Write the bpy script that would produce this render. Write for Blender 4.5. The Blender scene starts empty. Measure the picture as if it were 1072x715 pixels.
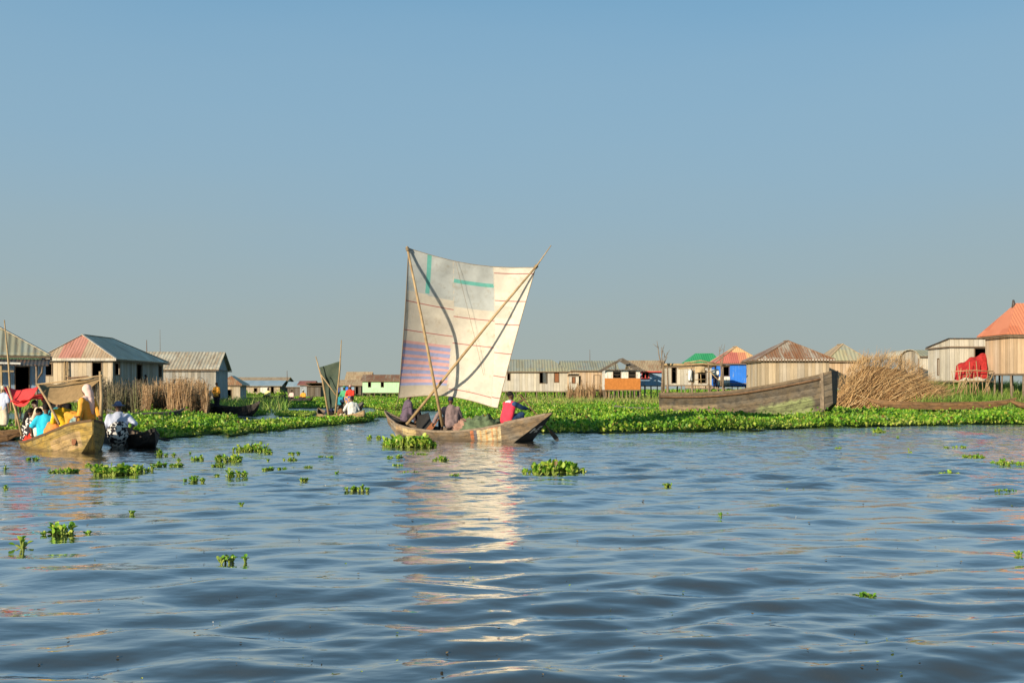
import bpy, bmesh, math, random
import numpy as np
from mathutils import Vector, Matrix, Euler, noise as mnoise
R = math.radians
random.seed(11)
rng = np.random.default_rng(7)
scene = bpy.context.scene
COL = scene.collection
F, HZ, CX, H = 1042.0, 407.0, 536.0, 1.5      # focal length and horizon in photo pixels, eye height in metres

def X(px, D): return (px - CX) * D / F
def Zy(py, D): return H + (HZ - py) * D / F
def P(px, py, D): return Vector((X(px, D), D, Zy(py, D)))
def Dw(py): return H * F / (py - HZ)            # depth of a water point seen at row py

# ------------------------------------------------------------------ objects
def tag(o, label=None, cat=None, group=None, kind=None):
    if label: o['label'] = label
    if cat: o['category'] = cat
    if group: o['group'] = group
    if kind: o['kind'] = kind
    return o

def empty(name, loc, rz=0, label=None, cat=None, group=None):
    o = bpy.data.objects.new(name, None); COL.objects.link(o)
    o.empty_display_size = .2
    o.location = loc; o.rotation_euler = (0, 0, rz)
    return tag(o, label, cat, group)

def link(name, me, parent=None):
    o = bpy.data.objects.new(name, me); COL.objects.link(o)
    if parent: o.parent = parent
    return o

def copy_tree(o, parent=None):
    c = o.copy(); COL.objects.link(c); c.parent = parent
    for ch in list(o.children): copy_tree(ch, c)
    return c

class MB:
    """collects faces and builds one mesh"""
    def __init__(s): s.v = []; s.f = []; s.m = []; s.uv = []; s.mi = 0; s.sm = []; s.smooth = False
    def add(s, verts, faces, uvs=None):
        b = len(s.v); s.v += [tuple(p) for p in verts]
        for i, fc in enumerate(faces):
            s.f.append(tuple(b + k for k in fc)); s.m.append(s.mi); s.sm.append(s.smooth)
            s.uv.append(None if uvs is None else uvs[i])
        return s
    def quad(s, a, b, c, d, uv=None): return s.add([a, b, c, d], [(0, 1, 2, 3)], None if uv is None else [uv])
    def poly(s, pts): return s.add(pts, [tuple(range(len(pts)))])
    def prism(s, pts, off):
        """a polygon thickened by the vector off"""
        n = len(pts); off = Vector(off); a = [Vector(p) for p in pts]; b = [p + off for p in a]
        fs = [tuple(range(n)), tuple(range(2 * n - 1, n - 1, -1))]
        fs += [(i, n + i, n + (i + 1) % n, (i + 1) % n) for i in range(n)]
        return s.add(a + b, fs)
    def box(s, c, d, rz=0, rot=None):
        M = rot if rot is not None else Matrix.Rotation(rz, 3, 'Z'); c = Vector(c)
        v = [c + M @ Vector((x * d[0] / 2, y * d[1] / 2, z * d[2] / 2)) for x in (-1, 1) for y in (-1, 1) for z in (-1, 1)]
        return s.add(v, [(0, 1, 3, 2), (4, 6, 7, 5), (0, 4, 5, 1), (2, 3, 7, 6), (0, 2, 6, 4), (1, 5, 7, 3)])
    def bar(s, a, b, w, t, up=(0, 0, 1)):
        a, b = Vector(a), Vector(b); d = (b - a); L = d.length; d.normalize()
        x = d.cross(Vector(up))
        if x.length < 1e-4: x = d.cross(Vector((0, 1, 0)))
        x.normalize(); y = x.cross(d)
        return s.box((a + b) / 2, (w, L, t), rot=Matrix((x, d, y)).transposed())
    def tube(s, pts, rad, n=8, cap=True, flat=1.0):
        pts = [Vector(p) for p in pts]
        if not hasattr(rad, '__len__'): rad = [rad] * len(pts)
        vs = []; old = s.smooth; s.smooth = True
        x = None
        for i, p in enumerate(pts):
            d = (pts[min(i + 1, len(pts) - 1)] - pts[max(i - 1, 0)]).normalized()
            if x is None:
                x = d.cross(Vector((0, 0, 1)))
                if x.length < 1e-3: x = d.cross(Vector((0, 1, 0)))
            else: x = x - d * x.dot(d)
            x.normalize(); y = d.cross(x)
            for k in range(n):
                a = 2 * math.pi * k / n
                vs.append(p + (x * math.cos(a) + y * math.sin(a) * flat) * rad[i])
        fs = [(i * n + k, i * n + (k + 1) % n, (i + 1) * n + (k + 1) % n, (i + 1) * n + k)
              for i in range(len(pts) - 1) for k in range(n)]
        if cap: fs += [tuple(range(n - 1, -1, -1)), tuple((len(pts) - 1) * n + k for k in range(n))]
        s.add(vs, fs); s.smooth = old; return s
    def capsule(s, a, b, ra, rb, n=14):
        a, b = Vector(a), Vector(b); d = b - a
        if d.length < 1e-5: d = Vector((0, 0, 1e-4))
        d.normalize(); pts = []; rs = []
        for k in range(0, 5):
            t = k / 4 * math.pi / 2
            pts.append(a - d * ra * math.cos(t) * .999); rs.append(max(ra * math.sin(t), ra * .03))
        for k in range(0, 5):
            t = k / 4 * math.pi / 2
            pts.append(b + d * rb * math.sin(t) * .999); rs.append(max(rb * math.cos(t), rb * .03))
        return s.tube(pts, rs, n)
    def ell(s, c, r, rot=None, n=14, m=9):
        c = Vector(c); M = rot if rot is not None else Matrix.Identity(3); vs = []; old = s.smooth; s.smooth = True
        for i in range(m + 1):
            t = math.pi * (i * .96 + .02 * m) / m
            for k in range(n):
                p = 2 * math.pi * k / n
                vs.append(c + M @ Vector((r[0] * math.sin(t) * math.cos(p), r[1] * math.sin(t) * math.sin(p), r[2] * math.cos(t))))
        fs = [(i * n + k, (i + 1) * n + k, (i + 1) * n + (k + 1) % n, i * n + (k + 1) % n) for i in range(m) for k in range(n)]
        fs += [tuple(range(n)), tuple(m * n + k for k in range(n - 1, -1, -1))]
        s.add(vs, fs); s.smooth = old; return s
    def mesh(s, name, mats):
        me = bpy.data.meshes.new(name)
        me.from_pydata(s.v, [], s.f)
        for m in (mats if isinstance(mats, (list, tuple)) else [mats]): me.materials.append(m)
        me.polygons.foreach_set('material_index', s.m)
        me.polygons.foreach_set('use_smooth', s.sm)
        ul = me.uv_layers.new(name='UVMap'); data = []
        for p, uv in zip(me.polygons, s.uv):
            if uv is not None:
                for c in uv: data += [c[0], c[1]]
            else:
                n = p.normal
                if abs(n.z) > .98: u, v = Vector((1, 0, 0)), Vector((0, 1, 0))
                else:
                    u = Vector((0, 0, 1)).cross(n).normalized(); v = n.cross(u)
                    if abs(u.x) > abs(u.y): u = u if u.x > 0 else -u
                    else: u = u if u.y > 0 else -u
                for li in p.vertices:
                    co = Vector(s.v[li]); data += [co.dot(u), co.dot(v)]
        ul.data.foreach_set('uv', data)
        me.update(); return me
    def build(s, name, mats, parent=None): return link(name, s.mesh(name, mats), parent)

def np_mesh(name, V, FA, mats, mi=None, smooth=False):
    """big mesh from arrays: V (n,3), FA list of (m,k) face index arrays"""
    me = bpy.data.meshes.new(name)
    loops = np.concatenate([f.reshape(-1) for f in FA]).astype(np.int32)
    tot = np.concatenate([np.full(len(f), f.shape[1]) for f in FA]).astype(np.int32)
    st = np.concatenate([[0], np.cumsum(tot)[:-1]]).astype(np.int32)
    me.vertices.add(len(V)); me.vertices.foreach_set('co', np.asarray(V, np.float32).reshape(-1))
    me.loops.add(len(loops)); me.loops.foreach_set('vertex_index', loops)
    me.polygons.add(len(tot)); me.polygons.foreach_set('loop_start', st); me.polygons.foreach_set('loop_total', tot)
    for m in (mats if isinstance(mats, (list, tuple)) else [mats]): me.materials.append(m)
    if mi is not None: me.polygons.foreach_set('material_index', np.asarray(mi, np.int32))
    me.polygons.foreach_set('use_smooth', np.full(len(tot), smooth))
    me.update(calc_edges=True); me.validate(); return me

# ------------------------------------------------------------------ node materials
class NT:
    def __init__(s, name):
        s.mat = bpy.data.materials.new(name); s.mat.use_nodes = True
        s.t = s.mat.node_tree; s.t.nodes.clear()
        s.out = s.t.nodes.new('ShaderNodeOutputMaterial')
    def n(s, typ, **kw):
        nd = s.t.nodes.new(typ)
        for k, v in kw.items(): setattr(nd, k, v)
        return nd
    def set(s, sock, v):
        if hasattr(v, 'links'): s.t.links.new(v, sock)
        elif isinstance(v, (tuple, list)) and len(v) == 3 and sock.type == 'RGBA': sock.default_value = (*v, 1)
        else: sock.default_value = v
    def math(s, op, a, b=0.0, c=None):
        nd = s.n('ShaderNodeMath', operation=op); s.set(nd.inputs[0], a); s.set(nd.inputs[1], b)
        if c is not None: s.set(nd.inputs[2], c)
        return nd.outputs[0]
    def mix(s, f, a, b, typ='MIX'):
        nd = s.n('ShaderNodeMix', data_type='RGBA', blend_type=typ)
        s.set(nd.inputs[0], f); s.set(nd.inputs[6], a); s.set(nd.inputs[7], b); return nd.outputs[2]
    def noise(s, vec, scale=5, detail=3, rough=.55, dim='3D'):
        nd = s.n('ShaderNodeTexNoise', noise_dimensions=dim)
        if vec is not None: s.t.links.new(vec, nd.inputs['Vector'])
        nd.inputs['Scale'].default_value = scale; nd.inputs['Detail'].default_value = detail
        nd.inputs['Roughness'].default_value = rough; return nd.outputs['Fac']
    def white(s, v):
        nd = s.n('ShaderNodeTexWhiteNoise', noise_dimensions='1D'); s.set(nd.inputs['W'], v); return nd.outputs['Value']
    def ramp(s, f, stops, interp='LINEAR'):
        nd = s.n('ShaderNodeValToRGB'); s.set(nd.inputs[0], f); cr = nd.color_ramp; cr.interpolation = interp
        while len(cr.elements) < len(stops): cr.elements.new(.5)
        for e, (p, c) in zip(cr.elements, stops): e.position = p; e.color = (*c, 1)
        return nd.outputs[0]
    def uv(s):
        nd = s.n('ShaderNodeTexCoord'); sp = s.n('ShaderNodeSeparateXYZ'); s.t.links.new(nd.outputs['UV'], sp.inputs[0])
        return nd.outputs['UV'], sp.outputs[0], sp.outputs[1]
    def obj(s): return s.n('ShaderNodeTexCoord').outputs['Object']
    def vec(s, x, y, z=0.0):
        nd = s.n('ShaderNodeCombineXYZ'); s.set(nd.inputs[0], x); s.set(nd.inputs[1], y); s.set(nd.inputs[2], z); return nd.outputs[0]
    def rng(s, v, a, b):      # 1 where a < v < b
        return s.math('MULTIPLY', s.math('GREATER_THAN', v, a), s.math('LESS_THAN', v, b))
    def bump(s, h, strength=.3, dist=.02):
        nd = s.n('ShaderNodeBump'); s.t.links.new(h, nd.inputs['Height'])
        nd.inputs['Strength'].default_value = strength; nd.inputs['Distance'].default_value = dist; return nd.outputs[0]
    def finish(s, col, rough=.8, normal=None, spec=.3, metal=0.0, transl=0.0, tcol=None):
        b = s.n('ShaderNodeBsdfPrincipled'); s.set(b.inputs['Base Color'], col); s.set(b.inputs['Roughness'], rough)
        b.inputs['Specular IOR Level'].default_value = spec; b.inputs['Metallic'].default_value = metal
        if normal is not None: s.t.links.new(normal, b.inputs['Normal'])
        sh = b.outputs[0]
        if transl > 0:
            tr = s.n('ShaderNodeBsdfTranslucent'); s.set(tr.inputs[0], col if tcol is None else tcol)
            if normal is not None: s.t.links.new(normal, tr.inputs['Normal'])
            mx = s.n('ShaderNodeMixShader'); mx.inputs[0].default_value = transl
            s.t.links.new(sh, mx.inputs[1]); s.t.links.new(tr.outputs[0], mx.inputs[2]); sh = mx.outputs[0]
        s.t.links.new(sh, s.out.inputs[0]); return s.mat

def k(c, f): return tuple(min(1, x * f) for x in c)

def planks(name, base, width=.2, horizontal=False, var=.55, gap=.05, grey=(.30, .29, .26)):
    n = NT(name); uv, u, v = n.uv()
    if horizontal: u, v = v, u
    q = n.math('DIVIDE', u, width); idx = n.math('FLOOR', q); fr = n.math('FRACT', q)
    w = n.white(idx); w2 = n.white(n.math('ADD', idx, 37.3))
    sv = n.vec(n.math('MULTIPLY', u, 14.0), n.math('MULTIPLY', v, .9), n.math('MULTIPLY', w, 9.0))
    st = n.noise(sv, 1.0, 5, .65)
    big = n.noise(n.obj(), .9, 4)
    c = n.mix(n.math('MULTIPLY', w2, .7), base, grey)
    tone = n.math('ADD', 1 - var / 2, n.math('MULTIPLY', w, var))
    tone = n.math('MULTIPLY', tone, n.math('ADD', .62, n.math('MULTIPLY', st, .75)))
    tone = n.math('MULTIPLY', tone, n.math('ADD', .75, n.math('MULTIPLY', big, .5)))
    g = n.math('LESS_THAN', fr, gap); tone = n.math('MULTIPLY', tone, n.math('SUBTRACT', 1.0, n.math('MULTIPLY', g, .6)))
    nd = n.n('ShaderNodeVectorMath', operation='SCALE'); n.set(nd.inputs[0], c); n.set(nd.inputs['Scale'], tone)
    hgt = n.math('ADD', n.math('MULTIPLY', st, .3), n.math('ADD', n.math('MULTIPLY', w, .6), n.math('MULTIPLY', g, -1.0)))
    return n.finish(nd.outputs[0], .9, n.bump(hgt, .5, .02), .15)

def sheet(name, cols, width=.85, rib=.17, rust=.35, rustc=(.22, .09, .035), metal=0.0, rough=.55, band=None):
    """corrugated roofing: sheets of different colour side by side, ribs, rust"""
    n = NT(name); uv, u, v = n.uv()
    row = n.math('FLOOR', n.math('DIVIDE', v, 1.9))
    idx = n.math('FLOOR', n.math('DIVIDE', n.math('ADD', u, n.math('MULTIPLY', row, .37)), width))
    w = n.white(n.math('ADD', idx, n.math('MULTIPLY', row, 17.7)))
    c = n.ramp(w, [(i / len(cols), x) for i, x in enumerate(cols)], 'CONSTANT')
    if band: c = n.mix(n.math('MULTIPLY', n.rng(u, band[0], band[1]), .85), c, band[2])
    st = n.noise(n.vec(n.math('MULTIPLY', u, 5.0), n.math('MULTIPLY', v, .7)), 1.0, 5, .65)
    rm = n.ramp(st, [(.62 - rust * .4, (0, 0, 0)), (.74 - rust * .25, (1, 1, 1))])
    c = n.mix(n.math('MULTIPLY', rm, min(1, rust * 2)), c, rustc)
    ph = n.math('SINE', n.math('MULTIPLY', u, 2 * math.pi / rib))
    tone = n.math('ADD', .9, n.math('MULTIPLY', n.noise(n.obj(), 1.3, 4), .25))
    nd = n.n('ShaderNodeVectorMath', operation='SCALE'); n.set(nd.inputs[0], c); n.set(nd.inputs['Scale'], tone)
    return n.finish(nd.outputs[0], rough, n.bump(ph, .4, rib * .11), .3, metal)

def plain(name, base, var=.3, scale=6, rough=.8, spec=.25, bump=.2, transl=0.0, col2=None):
    n = NT(name); o = n.obj(); f = n.noise(o, scale, 5, .6)
    c = n.ramp(f, [(.25, k(base, 1 - var)), (.75, col2 or k(base, 1 + var))])
    return n.finish(c, rough, n.bump(f, bump, .02), spec, 0, transl)

def paint(name, base, worn=(.3, .25, .19), amount=.35, rough=.7):
    """old paint on boards, scraped through in places"""
    n = NT(name); uv, u, v = n.uv()
    f = n.noise(n.vec(n.math('MULTIPLY', u, 6.0), n.math('MULTIPLY', v, 1.2)), 1.0, 6, .7)
    m = n.ramp(f, [(.60 - amount * .3, (0, 0, 0)), (.68 - amount * .2, (1, 1, 1))])
    big = n.noise(n.obj(), 1.5, 3)
    c = n.mix(n.math('MULTIPLY', m, .75), base, worn)
    q = n.math('FRACT', n.math('DIVIDE', u, .25)); g = n.math('LESS_THAN', q, .06)
    tone = n.math('MULTIPLY', n.math('ADD', .8, n.math('MULTIPLY', big, .4)), n.math('SUBTRACT', 1.0, n.math('MULTIPLY', g, .35)))
    nd = n.n('ShaderNodeVectorMath', operation='SCALE'); n.set(nd.inputs[0], c); n.set(nd.inputs['Scale'], tone)
    return n.finish(nd.outputs[0], rough, n.bump(f, .25, .01), .25)

def cloth(name, base, var=.18, pattern=None, transl=0.0):
    n = NT(name); o = n.obj(); f = n.noise(o, 9, 4, .6)
    c = n.ramp(f, [(.25, k(base, 1 - var)), (.75, k(base, 1 + var))])
    if pattern:
        vo = n.n('ShaderNodeTexVoronoi'); n.t.links.new(o, vo.inputs['Vector']); vo.inputs['Scale'].default_value = 20
        sp = n.n('ShaderNodeSeparateColor'); n.t.links.new(vo.outputs['Color'], sp.inputs[0])
        c = n.mix(n.math('GREATER_THAN', sp.outputs[0], .5), c, pattern)
    return n.finish(c, .9, n.bump(n.noise(o, 25, 4), .35, .01), .1, 0, transl)

def leafmat(name, stops, transl=.35, rough=.45):
    n = NT(name); g = n.n('ShaderNodeNewGeometry')
    c = n.ramp(g.outputs['Random Per Island'], stops)
    big = n.noise(n.obj(), .35, 3)
    c2 = n.mix(n.math('MULTIPLY', n.math('SUBTRACT', big, .35), 1.2), c, k(stops[-1][1], .9))
    return n.finish(c2, rough, None, .35, 0, transl)
# ------------------------------------------------------------------ camera, sun, sky
cam = bpy.data.cameras.new('camera'); co = bpy.data.objects.new('camera', cam); COL.objects.link(co)
co.location = (0, 0, H); co.rotation_euler = (R(90), 0, 0)
cam.sensor_width = 36; cam.lens = 36 * F / 1072; cam.shift_y = (HZ - 357.5) / 1072
cam.clip_start = .1; cam.clip_end = 6000
scene.camera = co
SUN_EL, SUN_BEHIND = 13.5, 39.0                 # elevation; degrees to the left of straight behind the camera
sx, sy = -math.sin(R(SUN_BEHIND)), -math.cos(R(SUN_BEHIND))
sdir = Vector((sx * math.cos(R(SUN_EL)), sy * math.cos(R(SUN_EL)), math.sin(R(SUN_EL))))
sl = bpy.data.lights.new('sun', 'SUN'); sl.energy = 5.0; sl.angle = R(.5); sl.color = (1.0, .86, .66)
so = bpy.data.objects.new('sun', sl); COL.objects.link(so); so.location = (-20, -20, 30)
so.rotation_euler = sdir.to_track_quat('Z', 'Y').to_euler()
world = bpy.data.worlds.new('World'); scene.world = world; world.use_nodes = True
wt = world.node_tree; bg = wt.nodes['Background']
sky = wt.nodes.new('ShaderNodeTexSky'); sky.sky_type = 'NISHITA'; sky.sun_disc = False
sky.sun_elevation = R(SUN_EL); sky.sun_rotation = math.atan2(sx, sy)
sky.air_density = 1.0; sky.dust_density = 1.6; sky.ozone_density = 3.0; sky.altitude = 0
# dry-season haze: towards the horizon the air itself is a flat grey-green
tint = wt.nodes.new('ShaderNodeMix'); tint.data_type = 'RGBA'; tint.blend_type = 'MULTIPLY'; tint.inputs[0].default_value = 1
wt.links.new(sky.outputs[0], tint.inputs[6]); tint.inputs[7].default_value = (.93, .97, .9, 1)
tc = wt.nodes.new('ShaderNodeTexCoord'); sp = wt.nodes.new('ShaderNodeSeparateXYZ'); wt.links.new(tc.outputs['Generated'], sp.inputs[0])
rp = wt.nodes.new('ShaderNodeValToRGB'); wt.links.new(sp.outputs[2], rp.inputs[0]); cr = rp.color_ramp; cr.interpolation = 'B_SPLINE'
for q, val in ((0, 1), (.10, 1), (.2, .98), (.36, .9), (.6, .8)):
    e = cr.elements[0] if q == 0 else cr.elements.new(q)
    e.color = (val, val, val, 1)
cr.elements[-1].color = (.7, .7, .7, 1)
hz = wt.nodes.new('ShaderNodeMix'); hz.data_type = 'RGBA'
wt.links.new(rp.outputs[0], hz.inputs[0]); wt.links.new(tint.outputs[2], hz.inputs[6]); 
rc = wt.nodes.new('ShaderNodeValToRGB'); c2 = rc.color_ramp; c2.interpolation = 'B_SPLINE'
nz = wt.nodes.new('ShaderNodeTexNoise'); nz.inputs['Scale'].default_value = 2.2; nz.inputs['Detail'].default_value = 3; mz = wt.nodes.new('ShaderNodeMapping'); mz.inputs['Scale'].default_value = (1, 1, 5)
wt.links.new(tc.outputs['Generated'], mz.inputs[0]); wt.links.new(mz.outputs[0], nz.inputs['Vector'])
am = wt.nodes.new('ShaderNodeMath'); am.operation = 'MULTIPLY_ADD'; wt.links.new(nz.outputs['Fac'], am.inputs[0]); am.inputs[1].default_value = .07; am.inputs[2].default_value = -.035
ad = wt.nodes.new('ShaderNodeMath'); wt.links.new(sp.outputs[2], ad.inputs[0]); wt.links.new(am.outputs[0], ad.inputs[1]); wt.links.new(ad.outputs[0], rc.inputs[0])
for q, c in ((0, (2.03, 2.35, 2.24)), (.05, (2.0, 2.37, 2.31)), (.11, (1.86, 2.42, 2.60)), (.195, (1.57, 2.42, 3.05)), (.28, (1.42, 2.38, 3.18)), (.36, (1.14, 2.20, 3.22)), (.6, (.66, 1.84, 2.95))):
    e = c2.elements[0] if q == 0 else c2.elements.new(q)
    e.color = (*(v / 4 for v in c), 1)
c2.elements[-1].color = (.12, .37, .66, 1)
x4 = wt.nodes.new('ShaderNodeVectorMath'); x4.operation = 'SCALE'; x4.inputs['Scale'].default_value = 4; wt.links.new(rc.outputs[0], x4.inputs[0]); wt.links.new(x4.outputs[0], hz.inputs[7])
wt.links.new(hz.outputs[2], bg.inputs[0])
bg.inputs[1].default_value = .124
vs = scene.view_settings; vs.view_transform = 'Standard'; vs.look = 'None'; vs.gamma = 1; vs.exposure = .55
scene.cycles.max_bounces = 8; scene.cycles.transparent_max_bounces = 8
scene.cycles.sample_clamp_indirect = 6

# ------------------------------------------------------------------ water
def wave_height(x, y, r):
    z = np.zeros_like(x)
    wind = .75 + .55 * np.sin(x * .35 + .9 * np.sin(y * .23 + 1.0)) * np.sin(y * .31 + .7 * np.sin(x * .19))     # cat's paws
    g = np.random.default_rng(5)
    nw = 130
    lam = np.exp(g.uniform(math.log(.13), math.log(1.6), nw))
    th = g.normal(R(93), R(22), nw)               # travel direction: mostly towards / away from the boat
    for i in range(nw):
        kk = 2 * math.pi / lam[i]
        A = .0024 * lam[i] ** .92 * (1.0 if lam[i] > .3 else .75)
        fade = np.clip((lam[i] / (r * .0055) - 2.2) / 3.0, 0, 1)      # what the sheet cannot resolve is left to the ripple normal
        ph = g.uniform(0, 6.28) + .5 * np.sin(x * .33 + i) + .4 * np.sin(y * .27 + 2.1 * i)
        z += A * fade * (wind if lam[i] < .5 else 1.0) * np.sin(kk * (x * math.cos(th[i]) + y * math.sin(th[i])) + ph)
    # calmer in the lee, livelier on the open right side
    mod = .8 + .4 * (.5 + .5 * np.sin(x * .21 + 1.0 + .6 * np.sin(y * .17))) + .25 * np.sin(y * .41 + x * .11)
    mod *= np.clip(1.0 + .022 * x * 12 / np.maximum(r, 4), .72, 1.3)
    return z * mod

def make_water():
    rr = [0.3]
    while rr[-1] < 3: rr.append(rr[-1] * 1.1)
    while rr[-1] < 95: rr.append(rr[-1] * 1.0046)
    while rr[-1] < 5000: rr.append(rr[-1] * 1.05)
    rr = np.array(rr)
    aa = np.concatenate([np.arange(-180, -38, 4.0), np.arange(-38, 38, .085), np.arange(38, 180, 4.0)]) * math.pi / 180
    r, a = np.meshgrid(rr, aa, indexing='ij'); x = r * np.sin(a); y = r * np.cos(a)
    z = wave_height(x, y, r) * np.clip((100 - r) / 60, 0, 1) * np.where(np.abs(a) < R(38.5), 1, 0)
    V = np.stack([x, y, z], -1).reshape(-1, 3); nr, na = r.shape
    i, j = np.meshgrid(np.arange(nr - 1), np.arange(na), indexing='ij'); j2 = (j + 1) % na
    FA = np.stack([i * na + j, (i + 1) * na + j, (i + 1) * na + j2, i * na + j2], -1).reshape(-1, 4)[:, ::-1]
    V = np.concatenate([V, [[0, 0, 0]]]); c = len(V) - 1; jj = np.arange(na)
    F3 = np.stack([jj, np.full(na, c), (jj + 1) % na], -1)
    n = NT('lagoon_water')
    geo = n.n('ShaderNodeNewGeometry'); pos = geo.outputs['Position']
    mp = n.n('ShaderNodeMapping'); n.t.links.new(pos, mp.inputs[0]); mp.inputs['Scale'].default_value = (.55, 1, 1); mp.inputs['Rotation'].default_value = (0, 0, R(-9))
    h1 = n.noise(mp.outputs[0], 6.5, 3, .5); h2 = n.noise(mp.outputs[0], 2.6, 3, .55)
    # ripples of the shader only where the sheet is too coarse to carry them
    cd = n.n('ShaderNodeVectorMath', operation='LENGTH'); n.t.links.new(pos, cd.inputs[0])
    far = n.n('ShaderNodeMapRange'); n.t.links.new(cd.outputs['Value'], far.inputs[0]); far.inputs[1].default_value = 12; far.inputs[2].default_value = 40; far.inputs[3].default_value = .12; far.inputs[4].default_value = 1
    hh = n.math('MULTIPLY', n.math('ADD', n.math('MULTIPLY', h1, .35), n.math('MULTIPLY', h2, 1.0)), far.outputs[0])
    nm = n.bump(hh, .85, .15)
    # turbid brown body under a glossy skin; the skin takes over towards grazing angles
    df = n.n('ShaderNodeBsdfDiffuse'); df.inputs[0].default_value = (.040, .039, .032, 1); n.t.links.new(nm, df.inputs['Normal'])
    gl = n.n('ShaderNodeBsdfGlossy'); gl.inputs['Roughness'].default_value = .045; n.t.links.new(nm, gl.inputs['Normal']); gl.inputs[0].default_value = (1, 1, 1, 1)
    fr = n.n('ShaderNodeFresnel'); fr.inputs[0].default_value = 1.33; n.t.links.new(nm, fr.inputs['Normal'])
    fc = n.math('MINIMUM', n.math('MULTIPLY_ADD', fr.outputs[0], 2.05, .07), .85)
    mx = n.n('ShaderNodeMixShader'); n.t.links.new(fc, mx.inputs[0]); n.t.links.new(df.outputs[0], mx.inputs[1]); n.t.links.new(gl.outputs[0], mx.inputs[2]); n.t.links.new(mx.outputs[0], n.out.inputs[0])
    me = np_mesh('water', V, [FA, F3], n.mat, smooth=True)
    o = link('water', me); tag(o, kind='structure'); return o

# ------------------------------------------------------------------ vegetation built from leaf-sized faces
def leaf_template(k=6, cup=.18):
    """roundish cupped blade: tip along +y, base at the origin"""
    ang = np.linspace(-math.pi * .5, math.pi * 1.5, k, endpoint=False)
    v = [(0.46 * math.cos(a), .5 + .5 * math.sin(a), cup * (abs(math.cos(a)) ** 2) + .06 * math.sin(a)) for a in ang]
    v.append((0, .5, -.03)); c = k
    f = [(i, (i + 1) % k, c) for i in range(k)]
    return np.array(v), np.array(f)

def scatter_leaves(pos, yaw, tilt, size, tmpl, roll=None):
    """pos (n,3); tilt: 0 = lying flat, pi/2 = standing up"""
    tv, tf = tmpl; n = len(pos); kx = len(tv)
    v = np.broadcast_to(tv, (n, kx, 3)) * np.asarray(size).reshape(-1, 1, 1)
    x, y, z = v[..., 0], v[..., 1], v[..., 2]
    if roll is not None:
        cr, sr = np.cos(roll)[:, None], np.sin(roll)[:, None]; x, z = x * cr - z * sr, x * sr + z * cr
    ct, st = np.cos(tilt)[:, None], np.sin(tilt)[:, None]
    y, z = y * ct - z * st, y * st + z * ct
    cy, sy_ = np.cos(yaw)[:, None], np.sin(yaw)[:, None]
    x, y = x * cy - y * sy_, x * sy_ + y * cy
    V = np.stack([x, y, z], -1) + pos[:, None, :]
    FA = tf[None] + (np.arange(n) * kx)[:, None, None]
    return V.reshape(-1, 3), FA.reshape(-1, tf.shape[1])

def pip(poly, x, y):
    inside = np.zeros(len(x), bool); n = len(poly)
    for i in range(n):
        x1, y1 = poly[i]; x2, y2 = poly[(i + 1) % n]
        c = (y1 > y) != (y2 > y)
        xi = (x2 - x1) * (y - y1) / (y2 - y1 + 1e-12) + x1
        inside ^= c & (x < xi)
    return inside

M_HY = leafmat('hyacinth_leaf', [(0, (.040, .16, .012)), (.35, (.11, .33, .016)), (.7, (.22, .47, .025)), (.90, (.38, .57, .05)), (.965, (.48, .48, .08)), (.985, (.24, .15, .05)), (1, (.16, .10, .04))])
M_HY2 = leafmat('hyacinth_leaf_yellow', [(0, (.10, .22, .015)), (.4, (.24, .40, .03)), (.8, (.42, .52, .06)), (1, (.56, .52, .14))])
M_MAT = plain('weed_floor', (.045, .085, .015), .5, 3, .9, .1, .4)
M_STALK = leafmat('hyacinth_stalk', [(0, (.12, .20, .03)), (1, (.30, .36, .07))], .2)
LT6 = leaf_template(6); LT9 = leaf_template(10, .22)
LTS = (np.array([(-.42, .45, .1), (0, 0, 0), (.42, .45, .1), (0, 1, .05)]), np.array([(0, 1, 3), (1, 2, 3)]))

def ground_z(x, y):  # the low mud bank under the right-hand houses and the brushwood
    z = 1.0 * np.exp(-((x - 31) / 11) ** 2 - ((y - 66) / 8) ** 2) + .75 * np.exp(-((x - 22) / 7) ** 2 - ((y - 66) / 8) ** 2)
    return np.minimum(z, 1.1)

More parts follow.
